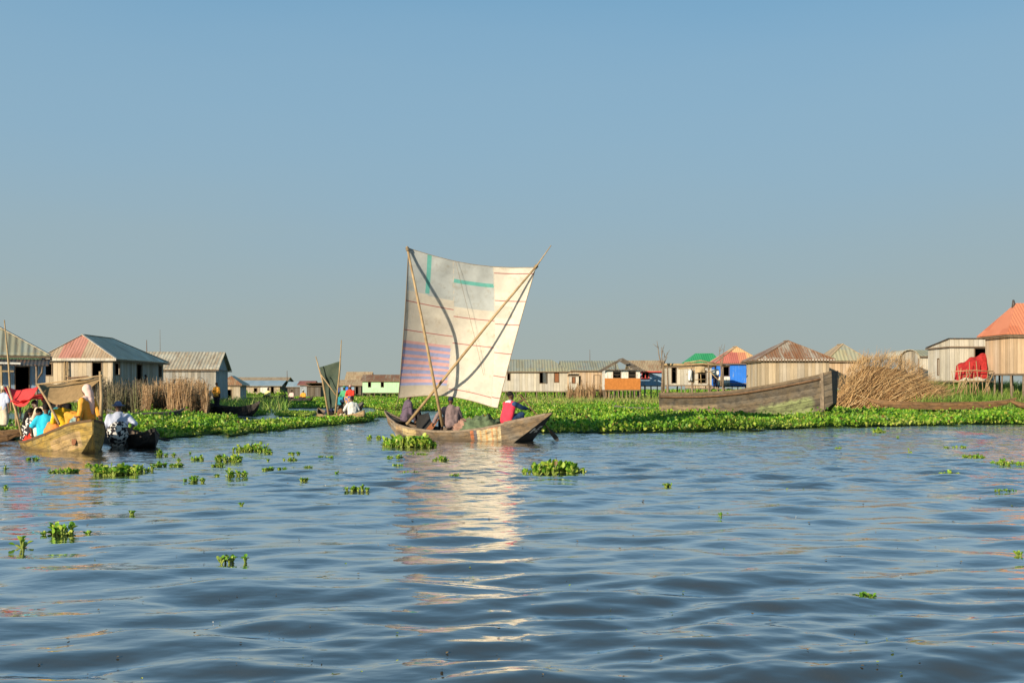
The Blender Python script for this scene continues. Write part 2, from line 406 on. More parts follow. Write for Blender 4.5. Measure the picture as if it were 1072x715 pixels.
def bed(poly_px, dens, leaf, hgt, seed, mats, tm, label, edge_noise=.5, per=7, lodD=None, zfun=None):
    """a mass of floating weed inside an outline on the water"""
    g = np.random.default_rng(seed)
    w = [(X(px, Dw(py)), Dw(py)) for px, py in poly_px]
    # roughen the outline
    fine = []
    for i in range(len(w)):
        a, b = np.array(w[i]), np.array(w[(i + 1) % len(w)]); L = np.linalg.norm(b - a); m = max(1, int(L / 1.2))
        for q in range(m): fine.append(a + (b - a) * q / m + g.normal(0, edge_noise * min(1, L / 2), 2) * np.array([.6, .5 + a[1] * .006]))
    fine = [tuple(p) for p in fine]
    xs, ys = [p[0] for p in fine], [p[1] for p in fine]
    area = (max(xs) - min(xs)) * (max(ys) - min(ys)); n = int(area * dens)
    x = g.uniform(min(xs), max(xs), n); y = g.uniform(min(ys), max(ys), n)
    keep = pip(fine, x, y); x, y = x[keep], y[keep]
    if lodD:                                     # fewer, larger leaves far away
        pr = np.clip((lodD / y) ** 1.5, .05, 1); kq = g.random(len(x)) < pr; x, y = x[kq], y[kq]
        sc = np.clip((y / lodD) ** .62, 1, 3.2)
    else: sc = np.ones(len(x))
    patch = .75 + .42 * np.sin(x * .9 + 1.3 * np.sin(y * .55)) * np.sin(y * .7 + seed) + g.normal(0, .10, len(x))
    m = len(x); X_ = np.repeat(x, per); Y_ = np.repeat(y, per); S = np.repeat(sc, per); PT = np.repeat(patch, per)
    yaw = g.uniform(0, 2 * math.pi, m * per); rad = g.uniform(.03, .17, m * per) * S
    zb = 0 if zfun is None else zfun(X_, Y_)
    z = zb + np.clip(g.beta(2.2, 1.6, m * per) * hgt * PT * np.where(g.random(m * per) < .03, 1.5, 1.0), .03, None)
    pos = np.stack([X_ - np.sin(yaw) * rad, Y_ + np.cos(yaw) * rad, z], -1)
    tilt = g.normal(.85, .42, m * per); size = leaf * g.uniform(.65, 1.25, m * per) * S
    V, FA = scatter_leaves(pos, yaw, tilt, size, tm, g.normal(0, .3, m * per))
    mi = np.repeat((g.random(m * per) < np.where(z < .13, .85, .14)).astype(int), len(tm[1]))
    b = len(V)
    if zfun is None:
        V = np.concatenate([V, np.array([(p[0] * .995, p[1] + .25, .025) for p in fine])])
        me = np_mesh('water_hyacinth_bed', V, [FA, np.arange(b, len(V))[None]], mats, np.concatenate([mi, [2]]))
    else: me = np_mesh('water_hyacinth_bed', V, [FA], mats, mi)
    o = link('water_hyacinth_bed', me)
    return tag(o, label, 'water hyacinth', None, 'stuff')

HYM = [M_HY, M_HY2, M_MAT]
# ------------------------------------------------------------------ people
SKIN = plain('dark_skin', (.085, .042, .024), .25, 8, .5, .4, .1)
SKIN2 = plain('brown_skin', (.13, .065, .036), .25, 8, .5, .4, .1)
HAIR = plain('black_hair', (.012, .010, .009), .4, 30, .85, .2, .6)
EYE = plain('eye_white', (.7, .66, .58), .05, 5, .3, .5, 0)

TMP = bpy.data.scenes.new('tmp_scene')
def remeshed(mb, name, voxel, mats, parent, smooth=3, fold=0.0, seed=0.0):
    """unite overlapping shapes into one continuous skin"""
    me = mb.mesh('tmp', mats); o = bpy.data.objects.new('tmp', me); TMP.collection.objects.link(o)
    r = o.modifiers.new('r', 'REMESH'); r.mode = 'VOXEL'; r.voxel_size = voxel; r.use_smooth_shade = True
    if smooth:
        q = o.modifiers.new('s', 'SMOOTH'); q.factor = .5; q.iterations = smooth
    vl = TMP.view_layers[0]; vl.update(); dg = vl.depsgraph
    m2 = bpy.data.meshes.new_from_object(o.evaluated_get(dg)); bpy.data.objects.remove(o); bpy.data.meshes.remove(me)
    m2.name = name; m2.materials.clear(); m2.materials.append(mats)
    if fold:
        for v in m2.vertices:
            p = v.co * 7; h = mnoise.noise(Vector((p.x + seed, p.y, p.z * .7))) + .5 * mnoise.noise(Vector((p.x * 2.3, p.y * 2.3 + seed, p.z * 1.6)))
            v.co += v.normal * h * fold
    m2.polygons.foreach_set('use_smooth', [True] * len(m2.polygons)); m2.update()
    return link(name, m2, parent)

def ik(a, c, l1, l2, pole):
    d = c - a; L = d.length
    if L > (l1 + l2) * .995: c = a + d * ((l1 + l2) * .995 / L); d = c - a; L = d.length
    d = d.normalized(); t = (l1 * l1 - l2 * l2 + L * L) / (2 * L); h = math.sqrt(max(0, l1 * l1 - t * t))
    pl = Vector(pole); pl = pl - d * pl.dot(d); pl.normalize(); return a + d * t + pl * h, c

def person(label, loc, rz, h=0.0, pose='sit', lean=12, look=(0, 0), skin=SKIN, shirt=None, sleeve=.75, trousers=None, skirt=None,
           hat=None, hatc=None, hands=None, feet=None, scale=1.0, vox=.012, group=None, bare=False, epole=None, shawl=None, twist=0, kpole=None, torso_wide=1.0, skirtw=1.0):
    """local frame: faces +y, right hand at +x, origin on the seat (sit) or between the feet (stand)"""
    root = empty('person', loc, rz, label, 'person', group); root.scale = (scale,) * 3
    V3 = Vector; inv = (Matrix.Translation(V3(loc)) @ Matrix.Rotation(rz, 4, 'Z') @ Matrix.Scale(scale, 4)).inverted()
    u = V3((0, math.sin(R(lean)), math.cos(R(lean))))
    pel = V3((0, 0, .11)) if pose == 'sit' else V3((0, 0, .93))
    tw = Matrix.Rotation(R(twist), 3, 'Z')
    waist, chest, nb = pel + u * .17, pel + u * .36, pel + u * .50
    hd = nb + V3((0, .02 + .035 * math.sin(R(lean)), .19))
    shd = {s: nb - u * .055 + tw @ V3((s * .185 * torso_wide, 0, 0)) for s in (-1, 1)}
    hip = {s: pel + V3((s * .095, .02, -.02)) for s in (-1, 1)}
    W2L = lambda p: inv @ V3(p)
    el, wr, kn, an = {}, {}, {}, {}
    for s in (-1, 1):
        hnd = (hands or {}).get(s)
        if hnd is None: hnd = V3((s * .16, .36, .22)) if pose == 'sit' else V3((s * .25, .05, .80))
        elif len(hnd) == 4: hnd = W2L(hnd[:3])
        else: hnd = V3(hnd)
        ep = (epole or {}).get(s, (s * .6, -.5, -.7))
        el[s], wr[s] = ik(shd[s], hnd, .28, .255, ep)
        ft = (feet or {}).get(s)
        if ft is None: ft = V3((s * .11, .46, -.22)) if pose == 'sit' else V3((s * .10, .02, .09))
        else: ft = V3(ft)
        kn[s], an[s] = ik(hip[s], ft, .42, .40, (kpole or {}).get(s, (s * .25, .5, 1)) if pose == 'sit' else (0, 1, 0))
    cw = torso_wide
    tl = Matrix.Rotation(-R(lean), 3, 'X')
    def torso(mb, e=0.0):
        mb.ell(chest + u * .01, (.165 * cw + e, .105 + e, .19 + e), tl); mb.ell(waist, (.135 * cw + e, .098 + e, .16 + e), tl)
        mb.ell(pel + V3((0, 0, .03)), (.155 * cw + e, .118 + e, .125 + e), tl)
        mb.capsule(shd[-1], shd[1], .058 + e, .058 + e); mb.capsule(nb - u * .08, nb, .09 + e * .6, .06 + e * .4)
    def arm(mb, s, e=0.0, upto=2.0):
        if upto <= 1: mb.capsule(shd[s], shd[s].lerp(el[s], upto), .058 + e, .05 + e)
        else:
            mb.capsule(shd[s], el[s], .056 + e, .041 + e)
            mb.capsule(el[s], el[s].lerp(wr[s], min(1, upto - 1)), .042 + e, (.042 - .013 * min(1, upto - 1)) + e)
    def leg(mb, s, e=0.0, low=1.0):
        mb.capsule(hip[s], kn[s], .086 + e, .058 + e); mb.capsule(kn[s], kn[s].lerp(an[s], low), .056 + e, .056 - .02 * low + e)
    # ---- body
    b = MB(); torso(b)
    hy = Matrix.Rotation(R(look[0]), 3, 'Z') @ Matrix.Rotation(R(look[1]), 3, 'X')
    H_ = lambda x, y, z: hd + hy @ V3((x, y, z))
    b.capsule(nb - u * .03, hd + V3((0, 0, -.08)), .055, .052)
    b.ell(H_(0, -.012, .02), (.074, .092, .105), hy); b.ell(H_(0, .030, -.045), (.056, .062, .070), hy)
    b.capsule(H_(0, .088, .012), H_(0, .106, -.022), .011, .016)            # nose
    b.capsule(H_(-.024, .084, -.058), H_(.024, .084, -.058), .011, .011)     # lips
    b.capsule(H_(-.034, .078, .030), H_(.034, .078, .030), .014, .014)       # brow
    for s in (-1, 1): b.ell(H_(s * .076, -.012, -.005), (.012, .022, .034), hy)
    for s in (-1, 1):
        arm(b, s); leg(b, s)
        d = (wr[s] - el[s]).normalized(); sd = d.cross(V3((0, 0, 1)) if abs(d.z) < .9 else V3((0, 1, 0))).normalized(); nn = sd.cross(d)
        pm = Matrix((sd, d, nn)).transposed()
        b.ell(wr[s] + d * .05, (.040, .056, .019), pm)
        for q, ln in zip((-1.5, -.5, .5, 1.5), (.92, 1.05, 1.0, .78)):
            p0 = wr[s] + d * .085 + sd * q * .0215; p1 = p0 + (d * .75 - nn * .65) * .042 * ln; p2 = p1 + (d * .1 - nn) * .034 * ln
            b.capsule(p0, p1, .0098, .009, 8); b.capsule(p1, p2, .009, .008, 8)
        t0 = wr[s] + d * .03 - sd * .03 * s; t1 = t0 + (d * .6 - sd * s * .7) * .042; b.capsule(t0, t1, .012, .011, 8); b.capsule(t1, t1 + (d * .8 - nn * .5) * .03, .011, .009, 8)
        fd = V3((s * .12, 1, -.05)).normalized() if pose != 'sit' else V3((s * .1, .95, -.15)).normalized()
        b.capsule(an[s] + V3((0, -.035, -.05)), an[s] + fd * .15 + V3((0, 0, -.062)), .035, .024)
    sd_ = (hash(label) % 97) * 1.0 if False else len(label) * 1.7
    remeshed(b, 'body', vox, skin, root, 3)
    for s in (-1, 1): MB().ell(H_(s * .031, .080, .008), (.013, .010, .008), hy, 8, 6).build('eye', EYE, root)
    # ---- clothes
    if shirt:
        g = MB(); torso(g, .020)
        for s in (-1, 1):          # the shirt hangs straight from shoulder to hem
            g.capsule(shd[s] - u * .03 - tw @ V3((s * .045, 0, 0)), pel + V3((s * .105 * cw, -.01, -.005)), .088, .100)
        g.capsule(pel + V3((-.08, 0, -.02)), pel + V3((.08, 0, -.02)), .135, .135)
        if sleeve > 0:
            for s in (-1, 1): arm(g, s, .027, sleeve * 2)
        remeshed(g, 'shirt', vox * 1.6, shirt, root, 2, .016, sd_)
    if trousers:
        g = MB(); g.ell(pel + V3((0, 0, .0)), (.18, .142, .115))
        for s in (-1, 1): leg(g, s, .032, .9)
        remeshed(g, 'trousers', vox * 1.6, trousers, root, 2, .010, sd_ + 3)
    if skirt:
        g = MB(); g.ell(pel + V3((0, 0, .06 * (skirtw - 1) / .4)), (.19 * skirtw, .15 * skirtw, .12 + .4 * (skirtw - 1)))
        km = (kn[-1] + kn[1]) / 2; am = (an[-1] + an[1]) / 2
        for s in (-1, 1):
            leg(g, s, .035, .8); g.capsule(hip[s], km + V3((s * .05, 0, 0)), .13, .105); g.capsule(km + V3((s * .06, 0, 0)), am + V3((s * .06, 0, .06)), .10, .11)
        remeshed(g, 'wrap_skirt', vox * 1.7, skirt, root, 3, .014, sd_ + 5)
    if shawl:
        g = MB(); g.ell(H_(0, -.02, .03), (.098, .118, .125), hy); g.capsule(H_(0, -.07, -.05), nb + V3((.02, -.10, -.12)), .10, .085)
        g.capsule(nb + V3((.0, -.11, -.05)), nb + V3((.04, -.13, -.36)), .085, .05); g.capsule(nb + V3((-.10, -.02, -.03)), nb + V3((.10, -.02, -.03)), .085, .085)
        remeshed(g, 'headscarf', vox * 1.4, shawl, root, 2, .010, sd_ + 8)
    # ---- head
    if hat == 'hair':
        g = MB(); g.ell(H_(0, -.028, .045), (.082, .092, .092), hy); remeshed(g, 'hair', vox, HAIR, root, 1, .006, sd_)
    elif hat == 'bun':
        g = MB(); g.ell(H_(0, -.028, .045), (.084, .094, .092), hy); g.ell(H_(0, -.10, .10), (.05, .05, .05), hy); remeshed(g, 'hair', vox, HAIR, root, 1, .008, sd_)
    elif hat == 'cap':
        g = MB(); g.ell(H_(0, -.016, .058), (.087, .104, .080), hy); remeshed(g, 'cap', vox, hatc, root, 1, .003, sd_)
        g = MB(); g.ell(H_(0, .115, .048), (.062, .058, .010), hy); g.build('brim', hatc, root)
    elif hat == 'sunhat':
        g = MB(); g.ell(H_(0, -.012, .065), (.092, .106, .085), hy); g.ell(H_(0, -.01, .035), (.185, .195, .016), hy)
        remeshed(g, 'sun_hat', vox, hatc, root, 1, .004, sd_)
    elif hat == 'wrap':
        g = MB(); g.ell(H_(0, -.025, .05), (.092, .108, .095), hy); g.ell(H_(0, -.085, .07), (.07, .06, .065), hy); remeshed(g, 'headwrap', vox, hatc, root, 1, .006, sd_)
    return root
# ------------------------------------------------------------------ boats
def hull_wood(name, base, patches=(), var=.35, grey=(.26, .235, .20), wet=(.10, .075, .05), algae=None, width=.16):
    """planked hull: u runs along the boat, v down the near side; patches of old paint sit where they are painted"""
    n = NT(name); uv, u, v = n.uv(); o = n.obj()
    q = n.math('DIVIDE', v, width); idx = n.math('FLOOR', q); fr = n.math('FRACT', q); w = n.white(idx)
    st = n.noise(n.vec(n.math('MULTIPLY', u, 1.6), n.math('MULTIPLY', v, 22.0), w), 1.0, 6, .68)
    bl = n.noise(n.vec(n.math('MULTIPLY', u, 2.2), n.math('MULTIPLY', v, 3.0)), 1.0, 5, .6)
    c = n.mix(n.ramp(bl, [(.35, (0, 0, 0)), (.65, (1, 1, 1))]), base, grey)
    for (u0, u1, v0, v1, col, keep) in patches:
        m = n.math('MULTIPLY', n.rng(n.math('ADD', u, n.math('MULTIPLY', st, .04)), u0, u1), n.rng(v, v0, v1))
        m = n.math('MULTIPLY', m, n.ramp(n.noise(n.vec(n.math('MULTIPLY', u, 5.0), n.math('MULTIPLY', v, 9.0)), 1.0, 5, .7), [(.5 - keep * .4, (1, 1, 1)), (.62 - keep * .1, (.35 * keep + .3,) * 3)]))
        c = n.mix(m, c, col)
    if algae:
        (u0, u1, v0, v1, col) = algae
        a = n.noise(n.vec(n.math('MULTIPLY', u, 1.8), n.math('MULTIPLY', v, 2.6)), 1.0, 6, .72)
        fu = n.n('ShaderNodeMapRange'); n.t.links.new(u, fu.inputs[0]); fu.inputs[1].default_value = u0; fu.inputs[2].default_value = u0 + .5
        fv = n.n('ShaderNodeMapRange'); n.t.links.new(v, fv.inputs[0]); fv.inputs[1].default_value = v0; fv.inputs[2].default_value = v1
        fe = n.n('ShaderNodeMapRange'); n.t.links.new(u, fe.inputs[0]); fe.inputs[1].default_value = u1; fe.inputs[2].default_value = u1 - .5
        m = n.math('MULTIPLY', n.math('MULTIPLY', fu.outputs[0], fe.outputs[0]), n.math('ADD', fv.outputs[0], n.math('SUBTRACT', a, .75)))
        c = n.mix(n.ramp(m, [(.15, (0, 0, 0)), (.45, (.9, .9, .9))]), c, col)
    # the strake that sits in the water is stained
    g = n.n('ShaderNodeNewGeometry'); sp = n.n('ShaderNodeSeparateXYZ'); n.t.links.new(g.outputs['Position'], sp.inputs[0])
    wl = n.n('ShaderNodeMapRange'); n.t.links.new(n.math('ADD', sp.outputs[2], n.math('MULTIPLY', n.math('SUBTRACT', bl, .5), .14)), wl.inputs[0])
    wl.inputs[1].default_value = .02; wl.inputs[2].default_value = .10; wl.inputs[3].default_value = .75; wl.inputs[4].default_value = 0
    c = n.mix(wl.outputs[0], c, wet)
    gr = n.noise(n.vec(n.math('MULTIPLY', u, 3.1), n.math('MULTIPLY', v, 5.0), 4.0), 1.0, 7, .72)
    c = n.mix(n.ramp(gr, [(.47, (0, 0, 0)), (.62, (.72, .72, .72))]), c, k(grey, .32))
    gp = n.math('LESS_THAN', fr, .07)
    tone = n.math('MULTIPLY', n.math('ADD', 1 - var / 2, n.math('MULTIPLY', w, var)), n.math('ADD', .30, n.math('MULTIPLY', st, 1.15)))
    tone = n.math('MULTIPLY', tone, n.math('SUBTRACT', 1.0, n.math('MULTIPLY', gp, .55)))
    nd = n.n('ShaderNodeVectorMath', operation='SCALE'); n.set(nd.inputs[0], c); n.set(nd.inputs['Scale'], tone)
    return n.finish(nd.outputs[0], .75, n.bump(n.math('SUBTRACT', st, gp), .5, .015), .25)

def lerp_st(st, t):
    for a, b in zip(st, st[1:]):
        if t <= b[0] or b is st[-1]:
            f = (t - a[0]) / max(1e-6, b[0] - a[0]); return [x + (y - x) * f for x, y in zip(a, b)]

def smooth_st(st, n=44, it=2, sharp=()):
    """resample the stations and ease their corners, keeping the marked ones sharp"""
    ts = sorted(set([i / n for i in range(n + 1)] + [s[0] for s in st])); rows = [lerp_st(st, t) for t in ts]
    for _ in range(it):
        new = [r[:] for r in rows]
        for i in range(1, len(rows) - 1):
            if any(abs(rows[i][0] - q) < 1e-6 for q in sharp): continue
            for j in range(1, 5): new[i][j] = .25 * rows[i - 1][j] + .5 * rows[i][j] + .25 * rows[i + 1][j]
        rows = new
    return rows

def boat(name, label, A, B, st, hullm, innerm=None, cat='boat', group=None, thick=.035, rails=.035, ribs=0, thwarts=(), railm=None, sharp=(), tipcap=None, bottom_m=None):
    """A, B: the two tips on plan; st rows: t, gunwale half-beam, chine half-beam, gunwale z, bottom z.  local +x runs from A to B"""
    A, B = Vector((*A, 0)), Vector((*B, 0)); L = (B - A).length; mid = (A + B) / 2
    rz = math.atan2((B - A).y, (B - A).x)
    root = empty(name, mid, rz, label, cat, group); innerm = innerm or hullm
    rows = smooth_st(st, sharp=sharp); mb = MB(); sec = []
    NS = 4
    for t, gh, ch, gz, bz in rows:
        x = t * L - L / 2; th = min(thick, gh * .6)
        out = []; inn = []
        for side in (-1, 1):
            for i in range(NS + 1):
                f = i / NS; bulge = .12 * math.sin(f * math.pi) * min(gh, .4)
                y = side * (gh + (ch - gh) * f + bulge * .35); z = gz + (bz - gz) * f
                out.append((x, y, z)); inn.append((x, side * max(0.002, abs(y) - th), max(z, bz + th * 1.2) if i == NS else z))
        sec.append((out, inn, t * L, gz - bz))
    K = NS + 1
    def face(p, q, r, s_, uvq): mb.add([p, q, r, s_], [(0, 1, 2, 3)], [uvq])
    for a, b in zip(sec, sec[1:]):
        for side in (0, 1):
            for i in range(NS):
                j = side * K + i; va, vb = a[3] * i / NS, b[3] * i / NS; va2, vb2 = a[3] * (i + 1) / NS, b[3] * (i + 1) / NS
                sg = 1 if side == 0 else -1
                uvq = [(a[2], sg * va), (a[2], sg * va2), (b[2], sg * vb2), (b[2], sg * vb)]
                mb.smooth = True; mb.mi = 0
                if side == 0: face(a[0][j], a[0][j + 1], b[0][j + 1], b[0][j], uvq)
                else: face(a[0][j], b[0][j], b[0][j + 1], a[0][j + 1], [uvq[0], uvq[3], uvq[2], uvq[1]])
                mb.mi = 1
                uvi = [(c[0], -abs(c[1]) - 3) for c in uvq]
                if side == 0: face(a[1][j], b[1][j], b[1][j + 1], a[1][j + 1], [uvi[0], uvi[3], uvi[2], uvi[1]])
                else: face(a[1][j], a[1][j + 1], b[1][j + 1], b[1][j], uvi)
        mb.smooth = False
        o0, o1 = K - 1, 2 * K - 1
        mb.mi = 2 if bottom_m else 0
        face(a[0][o0], a[0][o1], b[0][o1], b[0][o0], [(a[2], 5), (a[2], 6), (b[2], 6), (b[2], 5)])
        mb.mi = 1
        face(a[1][o0], b[1][o0], b[1][o1], a[1][o1], [(a[2], 7), (b[2], 7), (b[2], 8), (a[2], 8)])
        for side in (0, 1):
            j = side * K; mb.mi = 0
            q = [a[0][j], b[0][j], b[1][j], a[1][j]]
            if side: q = q[::-1]
            mb.add(q, [(0, 1, 2, 3)], [[(a[2], -2.02), (b[2], -2.02), (b[2], -2.06), (a[2], -2.06)]])
    for e, fl in ((sec[0], 1), (sec[-1], 0)):
        o = e[0]; loop = [o[i] for i in range(K)] + [o[K + i] for i in range(K - 1, -1, -1)]
        mb.mi = 2 if bottom_m else 0; mb.poly(loop[::-1] if fl else loop)
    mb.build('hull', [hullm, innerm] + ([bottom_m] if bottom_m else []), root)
    railm = railm or hullm
    if rails:
        for side in (0, 1):
            r = MB(); j = side * K; pts = [Vector(s_[0][j]) for s_ in sec[::2]]
            sg = -1 if side == 0 else 1
            for p, q in zip(pts, pts[1:]):
                n_ = Vector((0, sg, 0)); w = rails
                a = [p + n_ * .012 + Vector((0, 0, .012)), p - n_ * w + Vector((0, 0, .012)), p - n_ * w - Vector((0, 0, w * .9)), p + n_ * .012 - Vector((0, 0, w * 1.3))]
                d = q - p; c = [v + d for v in a]
                r.add(a + c, [(0, 4, 5, 1), (1, 5, 6, 2), (2, 6, 7, 3), (3, 7, 4, 0)])
            r.build('gunwale', railm, root)
    def at(t):
        row = lerp_st(rows, t); return t * L - L / 2, row[1], row[2], row[3], row[4]
    for i in range(ribs):
        t = .12 + .76 * (i + .5) / ribs; x, gh, ch, gz, bz = at(t); r = MB()
        for s_ in (-1, 1): r.bar((x, s_ * (gh - thick - .012), gz - .02), (x, s_ * (ch - thick - .012), bz + .06), .035, .03, (1, 0, 0))
        r.bar((x, -ch + thick, bz + .07), (x, ch - thick, bz + .07), .04, .035)
        r.build('rib', innerm, root)
    for t in thwarts:
        x, gh, ch, gz, bz = at(t); r = MB(); z = gz - .10; r.box((x, 0, z), (.2, 2 * (gh - thick) - .04, .03)); r.build('thwart', innerm, root)
    root['_L'] = L
    M = Matrix.Translation(mid) @ Matrix.Rotation(rz, 4, 'Z')
    return root, lambda s, y, z: M @ Vector((s - L / 2, y, z))

BAMBOO = plain('bamboo_pole', (.33, .21, .10), .4, 4, .6, .3, .2, 0, (.46, .33, .17))
DARKPOLE = plain('dark_wood_pole', (.13, .075, .04), .4, 6, .7)
ROPE = plain('rope', (.22, .17, .11), .3, 40, .9)
BLACKP = plain('black_board', (.018, .017, .016), .4, 9, .6, .3)
REDWOOD = plain('reddish_board', (.22, .085, .035), .3, 9, .7)

# ---------- the large sailboat
TA, TB = (-4.06, 31.8), (1.10, 27.4)
main_hull = hull_wood('worn_hull', (.21, .135, .065), [
    (.55, 1.75, -.1, .9, (.30, .26, .20), .6), (1.35, 2.05, .04, .26, (.60, .45, .20), .8), (.95, 1.3, .05, .24, (.42, .27, .12), .6),
    (4.32, 4.44, .02, .9, (.60, .16, .05), .9), (4.44, 4.55, .02, .9, (.10, .12, .17), .9),
    (4.56, 5.38, .05, .62, (.72, .58, .33), 1.0),
    (4.66, 4.72, .08, .5, (.62, .30, .08), .8), (4.86, 4.93, .08, .52, (.60, .28, .07), .8), (5.06, 5.12, .06, .52, (.62, .22, .06), .8), (5.22, 5.27, .08, .5, (.55, .28, .08), .7),
    (4.96, 5.3, .055, .085, (.62, .12, .06), .8)], (.45), (.15, .125, .095))
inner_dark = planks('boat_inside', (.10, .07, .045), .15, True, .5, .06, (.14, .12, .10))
bottom_dark = plain('shaded_bottom', (.030, .028, .026), .5, 5, .6, .35)  # near-black: shade of the raked boat ends is put into the colour
railw = plain('rail_wood', (.19, .145, .10), .4, 7, .8)
ST_MAIN = [(0, .02, .015, .80, .74), (.035, .14, .12, .66, .47), (.12, .36, .30, .45, .05), (.23, .56, .46, .33, -.12), (.42, .68, .54, .26, -.16),
           (.58, .68, .54, .29, -.16), (.72, .60, .50, .41, -.12), (.845, .46, .42, .60, -.02), (1, .02, .02, .86, .815)]
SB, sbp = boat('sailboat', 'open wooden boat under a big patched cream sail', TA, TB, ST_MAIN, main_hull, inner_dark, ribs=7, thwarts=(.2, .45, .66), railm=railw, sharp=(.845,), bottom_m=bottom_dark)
invSB = SB.matrix_basis.inverted()
def SBW(p): return invSB @ Vector(p)
# short deck over the pointed stern
d = MB(); L_ = SB['_L']
d.prism([(.80 * L_ - L_ / 2, -.47, .555), (.80 * L_ - L_ / 2, .47, .555), (.975 * L_ - L_ / 2, .05, .80), (.975 * L_ - L_ / 2, -.05, .80)], (0, 0, .025)); d.build('stern_deck', railw, SB)
d = MB(); d.prism([(.02 * L_ - L_ / 2, -.07, .70), (.02 * L_ - L_ / 2, .07, .70), (.10 * L_ - L_ / 2, .33, .46), (.10 * L_ - L_ / 2, -.33, .46)], (0, 0, -.025)); d.build('bow_deck', inner_dark, SB)
# two whitish marks on the shade-darkened bottom plank under the stern
WHITEP = plain('white_paint', (.6, .58, .52), .2, 9, .7)
mk = MB()
def bot(t, y): 
    f = (t - .845) / .155; x = t * L_ - L_ / 2; z = -.02 + .835 * f; return Vector((x + .007, y, z - .004))
for (t0, t1, y0, y1) in ((.900, .926, -.17, -.09), (.912, .92, -.09, -.02), (.9, .935, .02, .06), (.929, .936, .06, .13), (.903, .910, .06, .13), (.915, .921, .06, .12)):
    mk.quad(bot(t0, y0), bot(t0, y1), bot(t1, y1), bot(t1, y0))
mk.build('painted_mark', WHITEP, SB)

# mast, sprit and sail
def on(px, py, D): return P(px, py, D)
mast = [on(463.5, 446, 29.75), on(455, 404, 29.45), on(442, 336, 29.15), on(426, 258, 28.9)]
sprit = [on(426, 444, 30.3), on(470, 390, 29.55), on(520, 328, 28.9), on(563, 277, 28.5)]
m = MB(); m.tube([SBW(p) for p in mast], [.05, .046, .04, .03], 10); m.build('mast', BAMBOO, SB)
m = MB(); m.tube([SBW(p) for p in sprit], [.046, .042, .036, .028], 10); m.tube([SBW(p) for p in (on(560, 281, 28.47), on(577, 257, 28.3))], [.022, .012], 8); m.build('sprit', BAMBOO, SB)
def sail_grid(nu=150, nv=150):
    TL, TR, BR, BL = on(427.5, 260, 28.98), on(561, 280, 28.6), on(521, 427, 29.6), on(417, 417, 30.2)
    V = []
    for j in range(nv + 1):
        v = j / nv
        for i in range(nu + 1):
            u = i / nu
            p = TL * (1 - u) * (1 - v) + TR * u * (1 - v) + BR * u * v + BL * (1 - u) * v
            bell = (math.sin(math.pi * u) ** .8) * (.16 + .84 * math.sin(math.pi * min(1, v * .93 + .04)) ** .8)
            p = p + Vector((.05, 1.0, 0)) * (.85 * bell)                        # the wind from behind us fills it
            z = -.16 * math.sin(math.pi * u) * (1 - v) ** 3 + .20 * math.sin(math.pi * min(1, u * 1.05)) * v ** 4   # sagging head, lifted foot
            p.z += z
            edge = .03 * math.sin(math.pi * v)
            p.x += edge * (1 - 2 * u) * .8
            # creases from the corners, seams and slack cloth
            p.y += .018 * math.sin(18 * u + 5 * v) * v * (1 - v) * 2 + .03 * math.sin(9 * v + 14 * u * u) * bell * .5 + .02 * math.sin(40 * (u + .35 * v)) * max(0, .25 - v) * 2
            V.append(SBW(p))
    return V, nu, nv
def sail_mat(i):
    base = {'cream': (.70, .65, .55), 'creamlight': (.75, .705, .605), 'tan': (.66, .61, .52), 'grey': (.53, .56, .545), 'teal': (.18, .52, .46), 'red': (.50, .20, .18),
            'blue': (.36, .40, .60), 'pink': (.70, .42, .40), 'beige': (.53, .47, .37)}[i]
    n = NT('sail_' + i); o = n.obj(); f = n.noise(o, 1.7, 6, .65); f2 = n.noise(o, 22, 3, .6); sp = n.ramp(n.noise(o, 7, 3, .6), [(.68, (0, 0, 0)), (.74, (1, 1, 1))])
    c = n.ramp(f, [(.3, k(base, .80)), (.7, k(base, 1.1))]); c = n.mix(n.math('MULTIPLY', sp, .4), c, k(base, .55))
    st_ = n.noise(n.vec(n.math('MULTIPLY', n.n('ShaderNodeSeparateXYZ').outputs[0], 1.0), 0.0), 1.0) if False else n.noise(o, 3.5, 7, .75)
    c = n.mix(n.ramp(st_, [(.54, (0, 0, 0)), (.70, (.65, .65, .65))]), c, (base[0] * .72, base[1] * .64, base[2] * .52))
    return n.finish(c, .9, n.bump(f2, .3, .008), .1, 0, .36)
SAILM = {i: sail_mat(i) for i in ('cream', 'creamlight', 'tan', 'grey', 'teal', 'red', 'blue', 'pink', 'beige')}
sm = list(SAILM); V, nu, nv = sail_grid()
def patch(u, v):
    s1, s2 = .345 + .14 * v, .665 + .27 * v
    if u < s1:
        if v < .265 + .03 * u: return 'teal' if abs(u - .165) < .018 and v < .262 else 'grey'
        if abs(v - .335) < .0035 or abs(v - .53) < .0035: return 'red'
        if v < .60: return 'tan' if u < .12 or v > .42 else 'cream'
        if v < .915 and u < s1 * .965: return ('pink', 'blue')[int((v - .60) / .0225) % 2]
        return 'beige' if v >= .90 else 'tan'
    if abs(u - s1) < .004 or abs(u - s2) < .0035: return 'tan'
    if u < s2:
        if v < .315: return 'teal' if abs(v - .135) < .013 else 'grey'
        for l in (.385, .575, .74, .935):
            if abs(v - l) < .0033: return 'red'
        return 'cream'
    for l in (.045, .235, .405, .61, .775, .93):
        if abs(v - l) < .0034: return 'red'
    return 'tan' if .27 < v < .36 and u < s2 + .16 else 'creamlight'
FA = []; MI = []
for j in range(nv):
    for i in range(nu):
        a = j * (nu + 1) + i; FA.append((a, a + nu + 1, a + nu + 2, a + 1)); MI.append(sm.index(patch((i + .5) / nu, (j + .5) / nv)))
